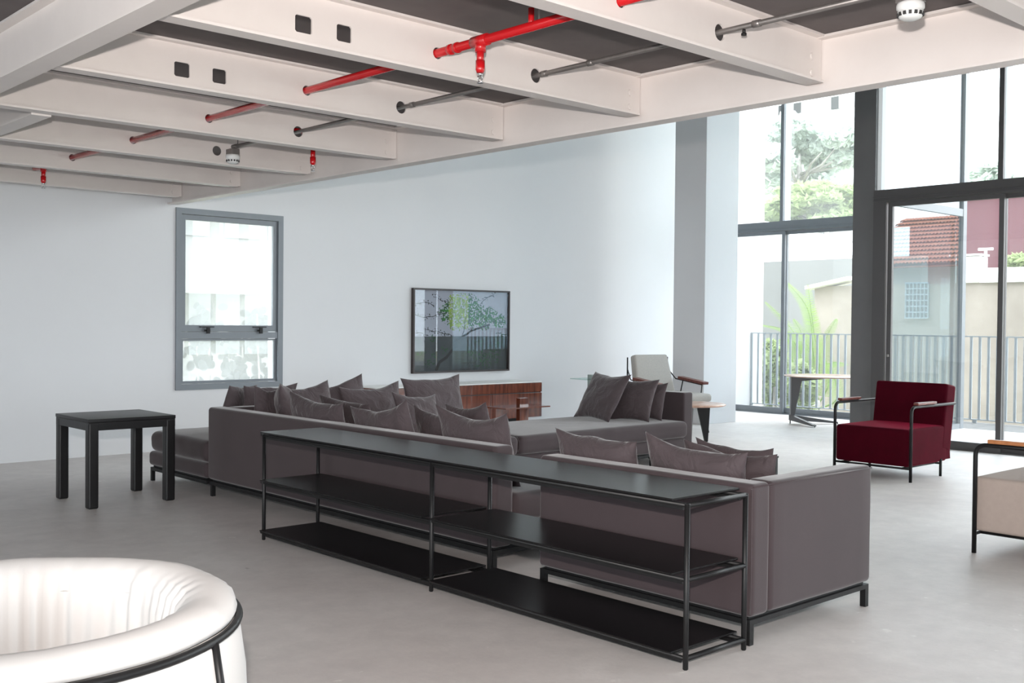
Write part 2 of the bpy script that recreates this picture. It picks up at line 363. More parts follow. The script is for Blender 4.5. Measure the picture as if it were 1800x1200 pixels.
def window_wall():
    w = sempty('window_1'); w['label'] = 'grey framed window in the white wall with a large upper pane'
    b = B()
    def ring(x0, x1, z0, z1, t, y0, y1):
        box(b, x0, x0+t, y0, y1, z0, z1); box(b, x1-t, x1, y0, y1, z0, z1)
        box(b, x0+t, x1-t, y0, y1, z0, z0+t); box(b, x0+t, x1-t, y0, y1, z1-t, z1)
    ring(WX0, WX1, WZ0, WZ1, .062, YW-.022, YW+.05)
    box(b, WX0+.062, WX1-.062, YW-.012, YW+.05, 1.19, 1.262)
    obj('window_frame', b, M['alu'], w)
    b = B(); x0, x1, z0, z1 = WX0+.066, WX1-.066, 1.266, WZ1-.066
    for (p, q, s, t) in ((x0, x0+.05, z0, z1), (x1-.05, x1, z0, z1), (x0+.05, x1-.05, z0, z0+.07), (x0+.05, x1-.05, z1-.055, z1)): box(b, p, q, YW+.005, YW+.045, s, t)
    s = obj('upper_sash', b, M['alu'], w)
    obj('window_pane', box(B(), x0+.05, x1-.05, YW+.028, YW+.034, z0+.07, z1-.055), M['hazeglass'], w)
    b = B(); z0, z1 = WZ0+.066, 1.186
    for (p, q, ss, t) in ((x0, x0+.03, z0, z1), (x1-.03, x1, z0, z1), (x0+.03, x1-.03, z0, z0+.028), (x0+.03, x1-.03, z1-.02, z1)): box(b, p, q, YW+.015, YW+.045, ss, t)
    obj('lower_sash', b, M['alu'], w)
    obj('window_pane', box(B(), x0+.03, x1-.03, YW+.028, YW+.034, z0+.028, z1-.02), M['hazeglass'], w)
    for x in (5.43, 6.07):
        b = B(); box(b, x-.03, x+.03, YW-.035, YW-.012, 1.268, 1.288); box(b, x-.015, x+.02, YW-.05, YW-.03, 1.245, 1.31); box(b, x-.08, x+.08, YW-.028, YW+.004, 1.312, 1.322)
        obj('latch', b, M['black'], s, 'black latch')
window_wall()

# free standing columns
struct('white_column', box(B(), 12.0, 12.76, 9.09, 9.64, 0, ZT, .004, 1), M['wall'])
struct('dark_column', box(B(), 12.0, 12.10, 6.535, 6.856, 0, ZT, .004, 1), M['darkcol'])

# ---- glazed fronts
def pane_y(b, x, y0, y1, z0, z1): return box(b, x-.004, x+.004, y0, y1, z0, z1)
def facade(xp, y0, y1, muls, n, glassmat, fm):
    """upper glazing on a transom; xp inner face of the frame, +x outwards; the pane sits inside, the fins stand outside it"""
    w = sempty('window_%d' % n)
    b = B(); box(b, xp, xp+.14, y0, y1, 2.87, 3.02); box(b, xp-.012, xp, y0, y1, 2.925, 2.94); box(b, xp-.012, xp, y0, y1, 2.885, 2.895); obj('transom', b, fm, w)
    obj('head_rail', box(B(), xp, xp+.12, y0, y1, ZT-.08, ZT), fm, w)
    ys = [y0] + muls + [y1]
    for m in muls:
        o = obj('mullion', box(B(), xp, xp+.035, m-.028, m+.028, 3.02, ZT-.08), fm, w)
        obj('outer_fin', box(B(), xp+.046, xp+.22, m-.026, m+.026, 3.02, ZT-.08), M['fin'], o, 'outer fin of the mullion, coloured as skylit')
    for a, c in zip(ys, ys[1:]): obj('window_pane', pane_y(B(), xp+.040, a, c, 3.02, ZT-.08), glassmat, w)
    return w
def door(xp, y0, y1, n, glassmat=None, st=.055, handle=None, fm=None):
    fm = fm or (M['alu'] if xp > 13 else M['alu_shaded'])
    d = sempty('door_%d' % n)
    b = B(); z0, z1 = .012, 2.865
    box(b, xp, xp+.045, y0, y0+st, z0, z1); box(b, xp, xp+.045, y1-st, y1, z0, z1)
    box(b, xp, xp+.045, y0+st, y1-st, z0, z0+.085); box(b, xp, xp+.045, y0+st, y1-st, z1-.05, z1)
    obj('door_frame', b, fm, d)
    obj('door_pane', pane_y(B(), xp+.022, y0+st, y1-st, z0+.085, z1-.05), glassmat or M['glass'], d)
    if handle is not None:
        obj('door_handle', box(B(), xp-.03, xp, handle-.010, handle+.010, 1.03, 1.06, .004), M['conduit'], d)
    return d
facade(XL, 6.68, 10.80, [8.1, 9.46], 2, M['veilglass'], M['alu'])
door(XL+.02, 9.40, 10.80, 1); door(XL+.075, 8.02, 9.45, 2); door(XL+.02, 6.70, 8.07, 3)
facade(XR, -5.98, 6.52, [-4.6, -3.2, -1.8, -.4, 1.0, 2.4, 3.7, 5.02], 3, M['glass'], M['alu_shaded'])
struct('trim_1', box(B(), XR, XR+.10, 6.36, 6.52, 0, 2.87), M['alu_shaded'])
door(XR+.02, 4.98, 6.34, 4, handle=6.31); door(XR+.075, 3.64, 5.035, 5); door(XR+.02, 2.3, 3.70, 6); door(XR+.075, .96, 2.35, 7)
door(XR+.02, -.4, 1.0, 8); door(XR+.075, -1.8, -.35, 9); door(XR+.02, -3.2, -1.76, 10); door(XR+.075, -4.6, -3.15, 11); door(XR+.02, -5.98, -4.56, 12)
struct('trim_2', box(B(), XR, XR+.14, -5.98, 6.52, 0, .012), M['alu_shaded']); struct('trim_3', box(B(), XL, XL+.14, 6.68, 10.8, 0, .012), M['alu'])
# glass return between the two fronts
w4 = sempty('window_4')
obj('corner_post', box(B(), XL, XL+.1, 6.57, 6.66, 0, ZT), M['alu'], w4)
obj('end_post', box(B(), 12.105, 12.21, 6.55, 6.63, 0, ZT), M['fin'], w4)
obj('transom', box(B(), 12.215, XL, 6.575, 6.635, 2.90, 3.0), M['alu'], w4)
obj('base_rail', box(B(), 12.215, XL, 6.575, 6.635, 0, .07), M['alu'], w4)
obj('window_pane', box(B(), 12.215, XL, 6.602, 6.608, .07, 2.90), M['mirrorglass'], w4)
obj('window_pane', box(B(), 12.215, XL, 6.602, 6.608, 3.0, ZT), M['mirrorglass'], w4)

# ---- mezzanine steel
def ibeam_y(b, x, z0, z1, y0, y1, fw_, tw=.012, tf=.014):
    box(b, x-fw_/2, x+fw_/2, y0, y1, z0, z0+tf); box(b, x-fw_/2, x+fw_/2, y0, y1, z1-tf, z1); box(b, x-tw/2, x+tw/2, y0, y1, z0+tf, z1-tf)
b = B(); ibeam_y(b, 5.035, 2.615, 2.916, -5.98, YW-.005, .115)
mb = struct('ceiling_beam', b, M['beam']); mb['label'] = 'long white steel edge beam above the open side of the room'
b = B(); ibeam_y(b, 1.85, 2.63, 2.916, -5.98, 6.74, .125)
mb = struct('ceiling_beam', b, M['beam']); mb['label'] = 'white steel beam crossing the top left corner of the photo'
b = B(); box(b, 2.29, 2.41, 6.89, 8.02, 2.655, 2.668); box(b, 2.345, 2.355, 6.83, 8.06, 2.668, 2.916)
mb = struct('ceiling_beam', b, M['beam']); mb['label'] = 'short white steel trimmer between two joists at the left edge'
JY = [1.82, 3.07, 4.32, 5.57, 6.82, 8.07, 9.32, 10.57]
XP, XC, ZP = 3.437, 4.138, 2.775
ordn = ['nearest', 'second', 'third', 'fourth', 'fifth', 'sixth', 'seventh', 'farthest']
for i, y in enumerate(JY):
    x0 = 1.93 if i <= 3 else -3.98
    x1 = 4.972; b = B(); holes = []
    if i <= 6: holes.append(circ(XP, ZP, .030))
    if i <= 5: holes.append(circ(XC, ZP, .040))
    if i in (1, 2, 3):
        for h in ((2.60, 2.69), (2.826, 2.910)): holes.append([(h[0]+.008, 2.728), (h[1]-.008, 2.728), (h[1], 2.736), (h[1], 2.80), (h[1]-.008, 2.808), (h[0]+.008, 2.808), (h[0], 2.80), (h[0], 2.736)])
    plate(b, [rect(x0, x1+.05, 2.676, 2.905)] + holes, lambda a, c, t, y=y: (a, y-.005+t, c), .010)
    box(b, x0, x1, y-.05, y+.05, 2.664, 2.676); box(b, x0, x1+.02, y-.05, y+.05, 2.905, 2.917)
    o = struct('ceiling_joist', b, M['beam'])
    o['label'] = 'white steel joist with pipe holes, %s from the camera' % ordn[i]; o['group'] = 'white ceiling joists'
    for z in (2.715, 2.80):
        bb = B(); tube(bb, [(4.93, y-.004, z), (4.93, y-.014, z)], .019, 8); obj('bolt', bb, M['beam'], o)

# ================================================================== SERVICES
sp = thing('sprinkler_pipe', 'red sprinkler pipe running through the round holes of the joists', 'pipe', (XP, 3.98, ZP))
def sub(o, name, bm, m, label=None):
    bmesh.ops.translate(bm, vec=-Vector(o.location), verts=bm.verts[:]); return obj(name, bm, m, o, label)
sub(sp, 'main_pipe', tube(B(), [(XP, 0, ZP), (XP, 10.25, ZP)], .0225, 16), M['red'])
def head(x, y, ztop, tee=True):
    if tee is True:
        b = B(); tube(b, [(x, y-.055, ZP), (x, y+.055, ZP)], .029, 16); tube(b, [(x, y, ZP), (x, y, ZP-.055)], .027, 16); sub(sp, 'tee_fitting', b, M['red'])
    b = B(); tube(b, [(x, y, ZP-.03), (x, y, ztop)], .0185, 14); dp = sub(sp, 'drop_pipe', b, M['red'])
    b = B(); tube(b, [(x, y, ztop+.025), (x, y, ztop-.02), (x, y, ztop-.035)], .02, 14, radii=[.023, .023, .017]); sub(sp, 'reducer', b, M['red']).parent = dp
    b = B(); tube(b, [(x, y, ztop-.03), (x, y, ztop-.05)], .011, 10)
    for s in (-1, 1): tube(b, bend([(x+s*.008, y, ztop-.045), (x+s*.017, y, ztop-.06), (x+s*.004, y, ztop-.082)], .008), .0025, 6)
    tube(b, [(x, y, ztop-.082), (x, y, ztop-.086)], .016, 12); sub(sp, 'sprinkler_head', b, M['chrome'], 'chrome sprinkler head').parent = dp
head(XP, 3.98, 2.655)
head(XP, 10.02, 2.655)
sub(sp, 'branch_pipe', tube(B(), bend([(XP, 7.25, ZP), (XP, 7.25, ZP+.095), (4.535, 7.25, ZP+.095), (4.535, 7.25, ZP-.04)], .03), .0185, 14), M['red'])
head(4.535, 7.25, 2.655, False)
b = B(); tube(b, [(XP, 3.62, ZP-.02), (XP, 3.62, 2.86)], .0145, 12); sub(sp, 'riser_stub', b, M['red'])
b = B(); tube(b, [(XP+.03, 3.60, ZP+.03), (XP+.03, 3.60, 2.917)], .004, 8); sub(sp, 'hanger_rod', b, M['conduit'])
for y in (4.16, 4.21):
    b = B(); tube(b, [(XP, y-.012, ZP), (XP, y+.012, ZP)], .027, 16); sub(sp, 'coupling', b, M['red'])

cdt = thing('metal_conduit', 'grey metal conduit running through the larger round joist holes', 'conduit', (XC, 4, ZP))
sub(cdt, 'tube', tube(B(), [(XC, .5, ZP), (XC, 7.72, ZP)], .0135, 12), M['conduit'])
for y in (2.86, 3.9, 5.45, 4.25):
    b = B(); tube(b, [(XC, y-.02, ZP), (XC, y+.02, ZP)], .017, 12); sub(cdt, 'coupling', b, M['conduit'])
b = B(); tube(b, [(XC, 2.93, ZP), (XC, 2.93, ZP-.035)], .008, 8); tube(b, [(XC, 2.93, ZP-.03), (XC, 2.93, ZP-.04)], .013, 8); sub(cdt, 'clip', b, M['black'])
b = B(); tube(b, [(XC, 7.72, ZP), (XC, 7.80, ZP)], .018, 10); tube(b, [(XC, 7.72, ZP), (XC, 7.72, 2.917)], .004, 6); sub(cdt, 'end_fitting', b, M['conduit'])
def detector(y, label):
    d = thing('smoke_detector', label, 'smoke detector', (XC, y, 2.70), 0, 'smoke detectors under the conduit')
    b = B(); box(b, -.035, .035, -.05, .05, .012, .058, .004); obj('mounting_box', b, M['conduit'], d)
    b = B(); lathe(b, [(0, .012), (.052, .012), (.055, .004), (.055, -.012), (.05, -.016), (.049, -.024), (.052, -.026), (.044, -.048), (.03, -.056), (0, -.058)], 28); obj('body', b, M['plastic'], d)
    b = B()
    for k in range(14):
        a = 2*pi*k/14; obox(b, (.0485*cos(a), .0485*sin(a), -.036), (.002*cos(a)*2, .002*sin(a)*2, .0), (-.006*sin(a), .006*cos(a), 0), (0, 0, .007))
    obj('vent_slots', b, M['slot'], d)
detector(7.80, 'white smoke detector hanging at the end of the conduit on the left')
detector(2.12, 'white smoke detector on the conduit at the top right of the photo')

# ================================================================== SOFA
BT = .706
def frame_under(parent, x0, x1, y0, y1, legs, zt=.125):
    b = B(); w = .03
    box(b, x0, x1, y0, y0+w, .09, zt-.006); box(b, x0, x1, y1-w, y1, .09, zt-.006); box(b, x0, x0+w, y0+w, y1-w, .09, zt-.006); box(b, x1-w, x1, y0+w, y1-w, .09, zt-.006)
    box(b, x0+.02, x1-.02, y0+.02, y1-.02, zt-.008, zt+.012)
    obj('base_frame', b, M['black'], parent)
    for (x, y) in legs: obj('leg', box(B(), x, x+.03, y, y+.03, 0, .09), M['black'], parent)
def piping(parent, pts, r=.004):
    obj('piping', tube(B(), pts, r, 6), M['sofa'], parent)
# long module seen from behind, with its end arm
sA = thing('sofa_module', 'long dark mauve grey sofa module with its back to the black console shelf', 'sofa', (0, 0, 0), 0, 'modules of the large grey sofa')
obj('backrest', rbox(B(), 3.95, 4.10, 4.42, 7.84, .135, BT, .028, 14, wr=.003), M['sofa'], sA)
obj('arm', rbox(B(), 4.105, 5.0, 7.69, 7.835, .135, BT-.003, .028, 8, wr=.003, seed=2), M['sofa'], sA)
obj('seat_base', rbox(B(), 4.105, 5.0, 4.43, 7.685, .135, .262, .03, 8), M['sofa'], sA)
obj('seat_cushion', rbox(B(), 4.108, 5.02, 4.425, 6.06, .262, .425, .045, 14, puff=.015, wr=.004, seed=5), M['sofa'], sA)
obj('seat_cushion', rbox(B(), 4.108, 5.02, 6.065, 7.68, .262, .425, .045, 14, puff=.015, wr=.004, seed=9), M['sofa'], sA)
frame_under(sA, 3.965, 4.99, 4.44, 7.83, [(3.97, 4.45), (3.97, 7.795), (4.955, 4.45), (4.955, 7.795)])
# backless end seat towards the black table
sB = thing('sofa_module', 'low backless sofa end seat beside the black square table', 'sofa', (0, 0, 0), 0, 'modules of the large grey sofa')
obj('seat_base', rbox(B(), 3.94, 5.02, 7.85, 8.915, .135, .258, .035, 10, wr=.003), M['sofa'], sB)
obj('seat_cushion', rbox(B(), 3.945, 5.02, 7.85, 8.91, .258, .43, .06, 16, puff=.02, wr=.006, seed=3), M['sofa'], sB)
frame_under(sB, 3.955, 5.0, 7.865, 8.90, [(3.955, 8.87), (4.97, 8.87), (4.97, 7.87)])
# run along the wall with chaise and tall end arm
sC = thing('sofa_module', 'sofa run along the white wall ending in a tall end panel', 'sofa', (0, 0, 0), 0, 'modules of the large grey sofa')
obj('backrest', rbox(B(), 5.035, 6.42, 7.69, 7.835, .135, BT, .028, 10), M['sofa'], sC)
obj('arm', rbox(B(), 8.55, 8.70, 6.72, 7.80, .135, BT, .02, 8), M['sofa'], sC)
obj('seat_base', rbox(B(), 5.035, 6.2, 6.68, 7.68, .135, .262, .03, 8), M['sofa'], sC)
obj('seat_base', rbox(B(), 6.21, 8.545, 6.68, 7.72, .135, .262, .03, 8), M['sofa'], sC)
obj('seat_cushion', rbox(B(), 5.04, 6.215, 6.64, 7.68, .262, .425, .045, 12, puff=.012, wr=.004), M['sofa'], sC)
obj('seat_cushion', rbox(B(), 6.22, 8.54, 6.64, 7.74, .262, .425, .05, 40, puff=.012, wr=.006, seed=8), M['sofa'], sC)
piping(sC, [(6.215, 6.66, .29), (6.215, 6.637, .33), (6.215, 6.64, .38), (6.215, 6.68, .418)])
frame_under(sC, 5.05, 8.69, 6.72, 7.79, [(5.06, 6.73), (8.65, 6.73), (8.65, 7.75), (5.06, 7.75)])
# corner module in front, arm towards the camera
sD = thing('sofa_module', 'nearest sofa module with a right arm panel, behind the console end', 'sofa', (0, 0, 0), 0, 'modules of the large grey sofa')
obj('backrest', rbox(B(), 3.893, 4.035, 2.68, 4.01, .123, BT, .025, 12, wr=.002), M['sofa'], sD)
obj('arm', rbox(B(), 4.04, 4.925, 2.682, 2.82, .123, BT, .028, 10, wr=.003, seed=4), M['sofa'], sD)
obj('seat_base', rbox(B(), 4.04, 4.92, 2.825, 4.0, .125, .262, .03, 8), M['sofa'], sD)
obj('seat_cushion', rbox(B(), 4.04, 4.94, 2.825, 4.0, .262, .425, .045, 12, puff=.015), M['sofa'], sD)
piping(sD, [(3.90, 2.681, BT-.012), (4.3, 2.6805, BT-.009), (4.91, 2.681, BT-.012)], .0035)
piping(sD, [(3.895, 2.686, BT-.02), (3.8945, 2.684, .4), (3.895, 2.686, .14)], .0035)
frame_under(sD, 3.90, 4.915, 2.69, 4.0, [(3.90, 2.69), (4.885, 2.69), (3.90, 3.97), (4.885, 3.97)], .118)

# ------------------------------------------------------------------ pillows
def pillow(label, TL, TR, front, lean, t, seed=0, sag=0, fold=0, zb=.42):
    """a soft square pillow; TL, TR its top corners, front the way its lower edge slides out, lean in degrees"""
    TL, TR = Vector(TL), Vector(TR); ax = (TR-TL); w = ax.length; ax.normalize()
    f = Vector((front[0], front[1], 0)).normalized()
    dn = (f*sin(radians(lean)) - Vector((0, 0, 1))*cos(radians(lean))); dn = (dn - ax*dn.dot(ax)).normalized(); ny = (-dn).cross(ax)
    h = ((TL.z+TR.z)/2 - zb)/-dn.z
    bm = B(); N = 26; top = {}; bot = {}
    for i in range(N+1):
        for j in range(N+1):
            u = -cos(pi*i/N)*.55 + (2*i/N-1)*.45; v = -cos(pi*j/N)*.55 + (2*j/N-1)*.45
            x = u*w/2*(1-.095*(1-v*v)*(.3+.7*abs(u))); z = v*h/2*(1-.115*(1-u*u)*(.3+.7*abs(v)))
            if v > 0: z -= sag*h*(1-u*u)*v
            if fold and u > .3 and v > 0: z -= fold*h*(u-.3)*v
            th = t/2*(max(0, 1-abs(u)**2.3)*max(0, 1-abs(v)**2.3))**.55
            th *= 1 - .25*sag*v
            edge = max(abs(u), abs(v)); cr = abs(u*v); q6 = 1-edge**6
            wv = noise.noise(Vector((u*2.3+seed*3.1, v*2.3, seed)))*.16 + noise.noise(Vector((u*6+seed, v*5+seed*2, 3)))*.08*(.4+edge)
            wv += .12*sin(9*(u-v*.6)+seed)*cr*q6
            off = noise.noise(Vector((x*6+seed, z*6, seed*.7)))*.012*edge
            z += noise.noise(Vector((u*2+seed*5, v*.5, 1)))*.016*(1-u*u)*(1 if v > 0 else .3)
            if i in (0, N) or j in (0, N): q = bm.verts.new((x, off, z)); top[i, j] = bot[i, j] = q
            else: top[i, j] = bm.verts.new((x, off - th*(1+wv), z)); bot[i, j] = bm.verts.new((x, off + th*(1-wv*.6), z))
    for i in range(N):
        for j in range(N):
            for s, fl_ in ((top, False), (bot, True)):
                q = [s[i, j], s[i+1, j], s[i+1, j+1], s[i, j+1]]
                f_ = bm.faces.new(q[::-1] if fl_ else q); f_.smooth = True
    bmesh.ops.recalc_face_normals(bm, faces=bm.faces[:])
    o = obj('throw_pillow', bm, M['pillow'])
    c = (TL+TR)/2 + dn*h/2; uz = -dn
    o.matrix_world = Matrix(((ax.x, ny.x, uz.x, c.x), (ax.y, ny.y, uz.y, c.y), (ax.z, ny.z, uz.z, c.z), (0, 0, 0, 1)))
    tag(o, label, 'pillow', 'loose pillows on the grey sofa'); return o
BK, WL, EN = (1, 0), (0, -1), (-.92, .39)
# leaning on the long back (tops show above it)
pillow('grey pillow slumped over the long sofa back, second from its left end', (4.17, 6.99, .875), (4.17, 6.26, .826), BK, 13, .17, 1, .05)
pillow('grey pillow with a raised right corner over the middle of the long sofa back', (4.17, 6.17, .815), (4.17, 5.53, .896), BK, 14, .17, 2, .07)
pillow('large grey pillow over the right end of the long sofa back', (4.18, 5.24, .888), (4.18, 4.57, .876), BK, 15, .19, 3, .11)
pillow('peaked grey pillow turned in the left corner of the long sofa back', (4.23, 7.20, .905), (4.46, 7.60, .895), (.86, -.5), 16, .19, 4, .0)
pillow('grey pillow lying low behind two front pillows of the long back', (4.47, 7.03, .836), (4.47, 6.36, .800), BK, 15, .15, 5, .02)
pillow('grey pillow standing behind the gap between two pillows of the long back', (4.44, 5.82, .833), (4.44, 5.36, .82), BK, 14, .14, 6, .05)
pillow('grey pillow whose corner shows over the large right end pillow', (4.70, 5.80, .83), (4.70, 5.35, .868), BK, 14, .14, 7, .05)
# row along the wall side back
pillow('large upright grey pillow in front of the wooden credenza', (5.634, 7.56, .901), (6.304, 7.56, .919), WL, 14, .17, 8, .01)
pillow('wide grey pillow left of the upright one before the credenza', (4.96, 7.52, .846), (5.585, 7.52, .882), WL, 14, .17, 9, .05)
pillow('grey pillow with a tall right corner against the white wall', (4.66, 7.60, .82), (5.253, 7.60, .95), WL, 8, .14, 10, .02)
pillow('grey pillow under the right side of the small window', (4.38, 7.44, .862), (4.835, 7.48, .914), WL, 12, .15, 11, .02)
pillow('grey pillow in front of the upright one, half hidden by back pillows', (5.20, 7.10, .822), (5.66, 7.10, .785), WL, 22, .15, 12, .05)
pillow('dark grey pillow in the left corner behind the peaked pillow', (4.225, 7.60, .88), (4.50, 7.61, .845), WL, 8, .12, 22, .0)
# on the end seat behind the arm
pillow('grey pillow leftmost of those on the low end seat', (4.24, 8.02, .855), (4.62, 8.26, .845), (-.6, .8), 18, .13, 13, .0, zb=.435)
pillow('grey pillow second from left on the low end seat', (4.36, 8.02, .855), (4.87, 8.0, .86), (0, 1), 14, .15, 14, .02, zb=.435)
# against the tall end arm
pillow('leftmost grey pillow leaning towards the tall end panel', (8.163, 7.57, .895), (7.985, 6.92, .895), EN, 30, .18, 15, .02, zb=.43)
pillow('middle grey pillow leaning towards the tall end panel', (8.20, 7.26, .845), (8.25, 6.79, .85), (-1, -.1), 24, .16, 16, .02, zb=.43)
pillow('grey pillow closest to the tall end panel', (8.37, 7.22, .81), (8.39, 6.79, .81), (-1, 0), 15, .12, 17, .02, zb=.43)
# nearest module
pillow('folded grey pillow at the left of the nearest sofa module', (4.13, 4.13, .826), (4.13, 3.55, .822), BK, 14, .20, 18, .03, .09)
pillow('long grey pillow in the middle of the nearest sofa module', (4.13, 3.49, .862), (4.13, 2.87, .812), BK, 14, .17, 19, .07)
pillow('grey pillow behind the long one on the nearest sofa module', (4.36, 3.43, .813), (4.36, 2.865, .785), BK, 13, .15, 20, .05)
pillow('back grey pillow at the right arm of the nearest sofa module', (4.55, 3.50, .80), (4.55, 3.015, .785), BK, 13, .13, 21, .04)

# ================================================================== CONSOLE
cs = thing('console_shelf', 'long low black open shelf unit standing behind the grey sofa', 'shelf unit', (0, 0, 0))
for (x, y) in ((3.435, 6.045), (3.435, 4.33), (3.435, 2.675), (3.835, 6.045), (3.835, 4.33), (3.835, 2.675)):
    b = B(); tube(b, [(x, y, 0), (x, y, .004), (x, y, .676)], .0115, 14, radii=[.008, .0115, .0115]); obj('post', b, M['black'], cs)
for z in (.668, .366, .046):
    b = B()
    for x in (3.435, 3.835): tube(b, [(x, 2.675, z), (x, 6.075, z)], .0095, 12)
    for y in (2.675, 4.33, 6.045): tube(b, [(3.435, y, z), (3.835, y, z)], .0115 if y < 3 else .009, 12)
    for x in (3.447, 3.823): box(b, min(x, x+(.012 if x > 3.6 else -.012)), max(x, x+(.012 if x > 3.6 else -.012)), 2.70, 6.05, z-.022, z-.008)
    obj('rail_frame', b, M['black'], cs)
obj('top_board', box(B(), 3.395, 3.855, 2.72, 6.03, .684, .693, .002, 1), M['blacktop'], cs)
obj('support_strip', box(B(), 3.45, 3.82, 2.78, 5.99, .6775, .6835), M['black'], cs)
for (y0, y1) in ((4.37, 6.03), (2.72, 4.30)):
    for z in (.366, .046):
        obj('shelf_board', box(B(), 3.395, 3.85, y0, y1, z+.0155, z+.0235, .002, 1), M['blacktop'], cs)
        obj('support_strip', box(B(), 3.45, 3.82, y0+.03, y1-.03, z+.0098, z+.0150), M['black'], cs)

# ================================================================== BLACK TABLE
bt = thing('side_table', 'black square wooden table with thick legs near the white wall', 'table', (3.335, 8.14, 0))
hw, hd, TH = .335, .335, .66
b = B(); rbox(b, -hw, hw, -hd, hd, TH-.026, TH, .004, 2); obj('tabletop', b, M['blackwood'], bt)
b = B(); box(b, -hw+.004, hw-.004, -hd+.003, -hd+.028, TH-.085, TH-.027); box(b, -hw+.004, hw-.004, hd-.028, hd-.003, TH-.085, TH-.027)
box(b, -hw+.003, -hw+.028, -hd+.028, hd-.028, TH-.085, TH-.027); box(b, hw-.028, hw-.003, -hd+.028, hd-.028, TH-.085, TH-.027); obj('apron', b, M['blackwood'], bt)
for sx in (-1, 1):
    for sy in (-1, 1):
        cx, cy = sx*(hw-.039), sy*(hd-.039); b = B(); box(b, cx-.038, cx+.038, cy-.038, cy+.038, 0, TH-.027, .013, 3); obj('leg', b, M['blackwood'], bt)

# ================================================================== TUB CHAIR
tb = thing('tub_armchair', 'cream round tub armchair with dark frame, cut by the bottom left corner', 'armchair', (.80, 2.54, 0))
aopen = math.atan2(.678, -.735)
def tubshape(prof, n=120, wr=False, drop=0):
    bm = B(); rings = []
    for (r, z, fl_) in prof:
        ring = []
        for k in range(n):
            a = 2*pi*k/n; rr = r; zz = z
            if wr and fl_:
                g = noise.noise(Vector((cos(a)*9, sin(a)*9, 1.3)))*.010 + .007*sin(46*a+2*sin(5*a))*(.5+.5*noise.noise(Vector((cos(a)*3, sin(a)*3, 7))))
                rr += g*fl_
            d = max(0, cos(a-aopen))**6*drop
            if zz > .42: zz = .42 + (zz-.42)*(1-d)
            zz += .006*noise.noise(Vector((cos(a)*2.2, sin(a)*2.2, z*4))) if z > .5 else 0
            ring.append(bm.verts.new((rr*cos(a), rr*sin(a), zz)))
        rings.append(ring)
    for A, C in zip(rings, rings[1:]):
        for k in range(n): f = bm.faces.new((A[k], A[(k+1) % n], C[(k+1) % n], C[k])); f.smooth = True
    return bm
obj('shell', tubshape([(.44, .10, 0), (.485, .102, 0), (.505, .16, 0), (.520, .30, 0), (.526, .45, 0), (.520, .58, 0), (.505, .685, 0), (.494, .700, 0), (.45, .700, 0), (.39, .69, 0)], drop=.7), M['cream'], tb)
obj('rim_cushion', tubshape([(.36, .69, 0), (.47, .702, 0), (.492, .708, 0), (.498, .722, .2), (.490, .741, .3), (.470, .755, .2), (.44, .761, .2), (.41, .756, .3), (.38, .742, .7), (.358, .715, 1.2), (.347, .66, 1.5), (.342, .56, 1.6), (.338, .46, 1.2), (.332, .38, .6), (.30, .345, 0)], n=240, wr=True, drop=.7), M['cream'], tb)
b = B(); lathe(b, [(0, .360), (.15, .358), (.24, .35), (.27, .33), (.27, .30), (0, .30)], 40); obj('seat_cushion', b, M['cream'], tb)
def ringz(a): return .42 + (.700-.42)*(1-max(0, cos(a-aopen))**6*.7)
b = B(); tube(b, [(.503*cos(2*pi*k/90), .503*sin(2*pi*k/90), ringz(2*pi*k/90)) for k in range(90)], .0095, 10, closed=True); obj('frame_ring', b, M['black'], tb)
for k in range(6):
    a = radians(-55 + 60*k); b = B(); zt = ringz(a)
    tube(b, [((r+.002)*cos(a), (r+.002)*sin(a), z) for r, z in ((.503, zt), (.523, min(.58, zt)), (.529, .45), (.523, .30), (.508, .16), (.492, .09), (.475, 0))], .0095, 10); obj('frame_post', b, M['black'], tb)

# ================================================================== TUBE ARMCHAIRS
def tube_chair(name, label, loc, rotz, fab, armmat, W_=.74, D=.86):
    """faces local -y ; origin on the floor at the middle of the front edge"""
    t = thing(name, label, 'armchair', loc, rotz, 'tube frame lounge chairs'); w = W_/2
    b = B(); rbox(b, -w, w, 0, D-.10, .135, .47, .025, 10, puff=.006); obj('seat', b, fab, t)
    # tilted back block
    b = B(); rbox(b, -w-.002, w+.002, 0, .19, 0, .62, .025, 10)
    bmesh.ops.rotate(b, cent=(0, 0, 0), matrix=Matrix.Rotation(radians(-9), 3, 'X'), verts=b.verts[:])
    bmesh.ops.translate(b, vec=(0, D-.21, .25), verts=b.verts[:]); obj('backrest', b, fab, t)
    b = B(); prism(b, [(-w, D-.215, .15), (-w, D-.02, .15), (-w, D-.04, .31), (-w, D-.235, .31)], (.004, 0, 0), (2*w-.004, 0, 0)); obj('back_base', b, fab, t)
    za = .672
    for s in (-1, 1):
        x = s*(w+.018); b = B()
        tube(b, bend([(x, .02, 0), (x, .02, za), (x, D+.01, za+.0)], .07, 8), .014, 12); at_ = obj('arm_tube', b, M['black'], t)
        b = B(); tube(b, [(x-s*.02, D-.22, 0), (x-s*.02, D-.22, .16)], .013, 12); obj('rear_leg', b, M['black'], t)
        b = B(); rbox(b, x-.024, x+.024, .10, .46, za+.014, za+.038, .006, 3); obj('armrest', b, armmat, at_, 'wooden armrest pad')
    b = B(); tube(b, [(-w-.018, .02, .118), (w+.018, .02, .118)], .010, 8); tube(b, [(-w+.002, D-.22, .12), (w-.002, D-.22, .12)], .010, 8)
    for s in (-1, 1): tube(b, [(s*(w-.06), .02, .12), (s*(w-.06), D-.22, .12)], .010, 8)
    obj('cross_bar', b, M['black'], t); return t
tube_chair('lounge_chair', 'burgundy velvet armchair with black tube arms in front of the glass front', (9.06, 4.96, 0), radians(-90), M['velvet'], M['redwood'], .72, .86)
